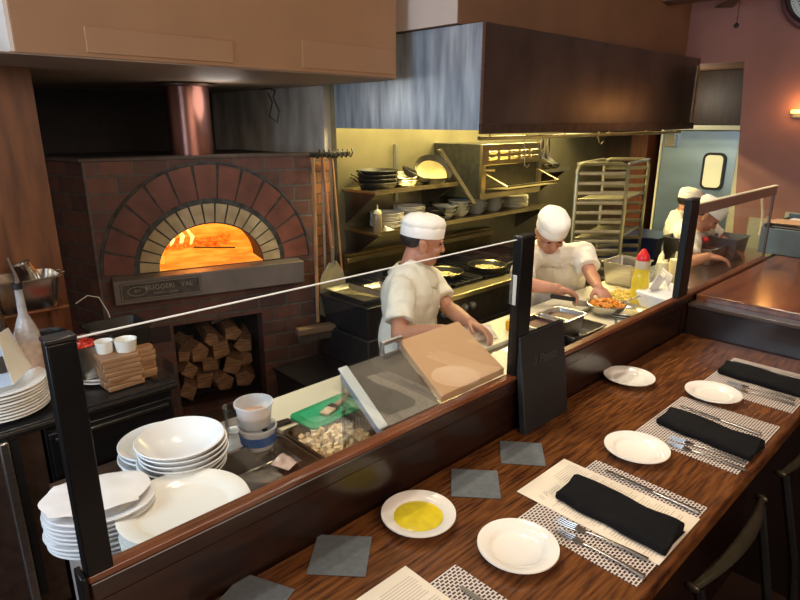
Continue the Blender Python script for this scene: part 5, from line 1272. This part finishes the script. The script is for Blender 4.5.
# ceiling fan
fz=2.90; hubp=(5.253, 1.816, 2.9)
fn=thing('ceiling_fan','ceiling fan above the frame, one dark blade end and pull chain showing','ceiling fan',(hubp[0],hubp[1],fz))
MB().lathe([(0,0),(.05,.0),(.11,.03),(.12,.09),(.06,.13),(.02,.14),(.018,.49),(.06,.50),(0,.50)],n=32).build('motor_housing',mat('fan_bronze',(.07,.04,.03),.4,.5),fn)
tip=(5.842, 2.193, 2.9); a0=math.atan2(tip[1]-hubp[1],tip[0]-hubp[0])
for i in range(5):
    a=a0+2*PI*i/5; R2=Matrix.Rotation(a,4,'Z')
    za=-.02; MB().hexa([R2@V(p) for p in((.10,-.03,za),(.62,-.07,za-.01),(.66,.0,za),(.62,.07,za+.01),(.10,.03,za+.01))],[R2@V(p) for p in((.10,-.03,za+.008),(.62,-.07,za-.002),(.66,.0,za+.008),(.62,.07,za+.018),(.10,.03,za+.018))]).build('blade',mat('fan_blade',(.10,.055,.04),.5,var=.1),fn)
g=MB(); g.tube([(-.0,0,0),(0,0,-.20)],.0025,6); g.build('pull_chain',BLACK,fn); MB().ell((0,0,-.215),.018).build('chain_ball',BLACK,fn)
# pale hanging tube behind the far guard
tu=tag(MB().tube([(0,0,0),(.01,-.02,-.12),(.0,-.03,-.20),(-.02,-.03,-.28),(.03,-.04,-.34)],.010,8).build('curved_hose',mat('pale_hose',(.60,.52,.36),.5),loc=(5.206, 1.43, 1.427)),'pale curved hose hanging in front of the tiled wall','hose')

# ================================================================== CAMERA + LIGHTS
cam=bpy.data.cameras.new('camera'); cam.lens=27; cam.sensor_width=36; cam.clip_start=.05
co=bpy.data.objects.new('camera',cam); COL.objects.link(co); co.location=(0,0,2.0)
th=math.radians(16.7); a=math.radians(46.3)
co.rotation_euler=(PI/2-th,0,a-PI/2); SC.camera=co
def area(name,loc,tgt,w,h,col,e,spread=PI):
    l=bpy.data.lights.new(name,'AREA'); l.shape='RECTANGLE'; l.size=w; l.size_y=h; l.color=col; l.energy=e; l.spread=spread
    o=bpy.data.objects.new(name,l); COL.objects.link(o); o.location=loc; o.rotation_euler=(V(tgt)-V(loc)).to_track_quat('-Z','Y').to_euler(); return o
def point(name,loc,col,e,r=.05):
    l=bpy.data.lights.new(name,'POINT'); l.color=col; l.energy=e; l.shadow_soft_size=r
    o=bpy.data.objects.new(name,l); COL.objects.link(o); o.location=loc; return o
def spot(name,loc,tgt,col,e,ang,r=.05,blend=.6):
    l=bpy.data.lights.new(name,'SPOT'); l.color=col; l.energy=e; l.spot_size=math.radians(ang); l.spot_blend=blend; l.shadow_soft_size=r
    o=bpy.data.objects.new(name,l); COL.objects.link(o); o.location=loc; o.rotation_euler=(V(tgt)-V(loc)).to_track_quat('-Z','Y').to_euler(); return o
for i,x in enumerate((3.2,4.2,5.1)): area('hood_light',(x,2.95,2.33),(x,3.0,0),.5,.25,(1,.80,.34),42)
area('window_daylight',(-1.9,1.9,2.3),(2.6,2.6,1.6),1.6,1.6,(.62,.80,1.0),85)
for i,(x,y) in enumerate(((.9,1.55),(2.0,1.50),(3.1,1.45),(4.3,1.5))): spot('kitchen_spot',(x,y,3.2),(x,y+.02,1.0),(1,.90,.72),[52,66,70,66][i],75,.06)  # the farthest spot is added to brighten the table's far end
for i,(x,y) in enumerate(((.8,1.85),(1.6,1.85),(2.4,1.8))): spot('counter_spot',(x,y,2.95),(x+.1,.60,1.08),(1,.82,.60),47,56,.035)
spot('far_spot',(4.1,.6,3.3),(3.9,.4,1.2),(1,.70,.42),70,60,.05)
point('fire_light',tuple(ovw(.60,.65,1.28)),(1,.35,.06),6,.10)
point('sconce_light',(5.55,1.38,2.10),(1,.45,.12),2.2,.04)
point('flue_side_light',(1.9,3.6,2.12),(1,.9,.8),2.5,.15)
point('passage_light',(6.0,2.5,2.2),(.95,.9,.7),7,.1)
area('room_fill',(.5,-2.2,3.0),(2.5,2.5,1.2),3,1.5,(1,.78,.60),110)
wd=bpy.data.worlds.new('world'); SC.world=wd; wd.use_nodes=True
wd.node_tree.nodes['Background'].inputs[0].default_value=(.75,.60,.50,1); wd.node_tree.nodes['Background'].inputs[1].default_value=.22
SC.view_settings.view_transform='Standard'; SC.view_settings.look='None'; SC.view_settings.exposure=0
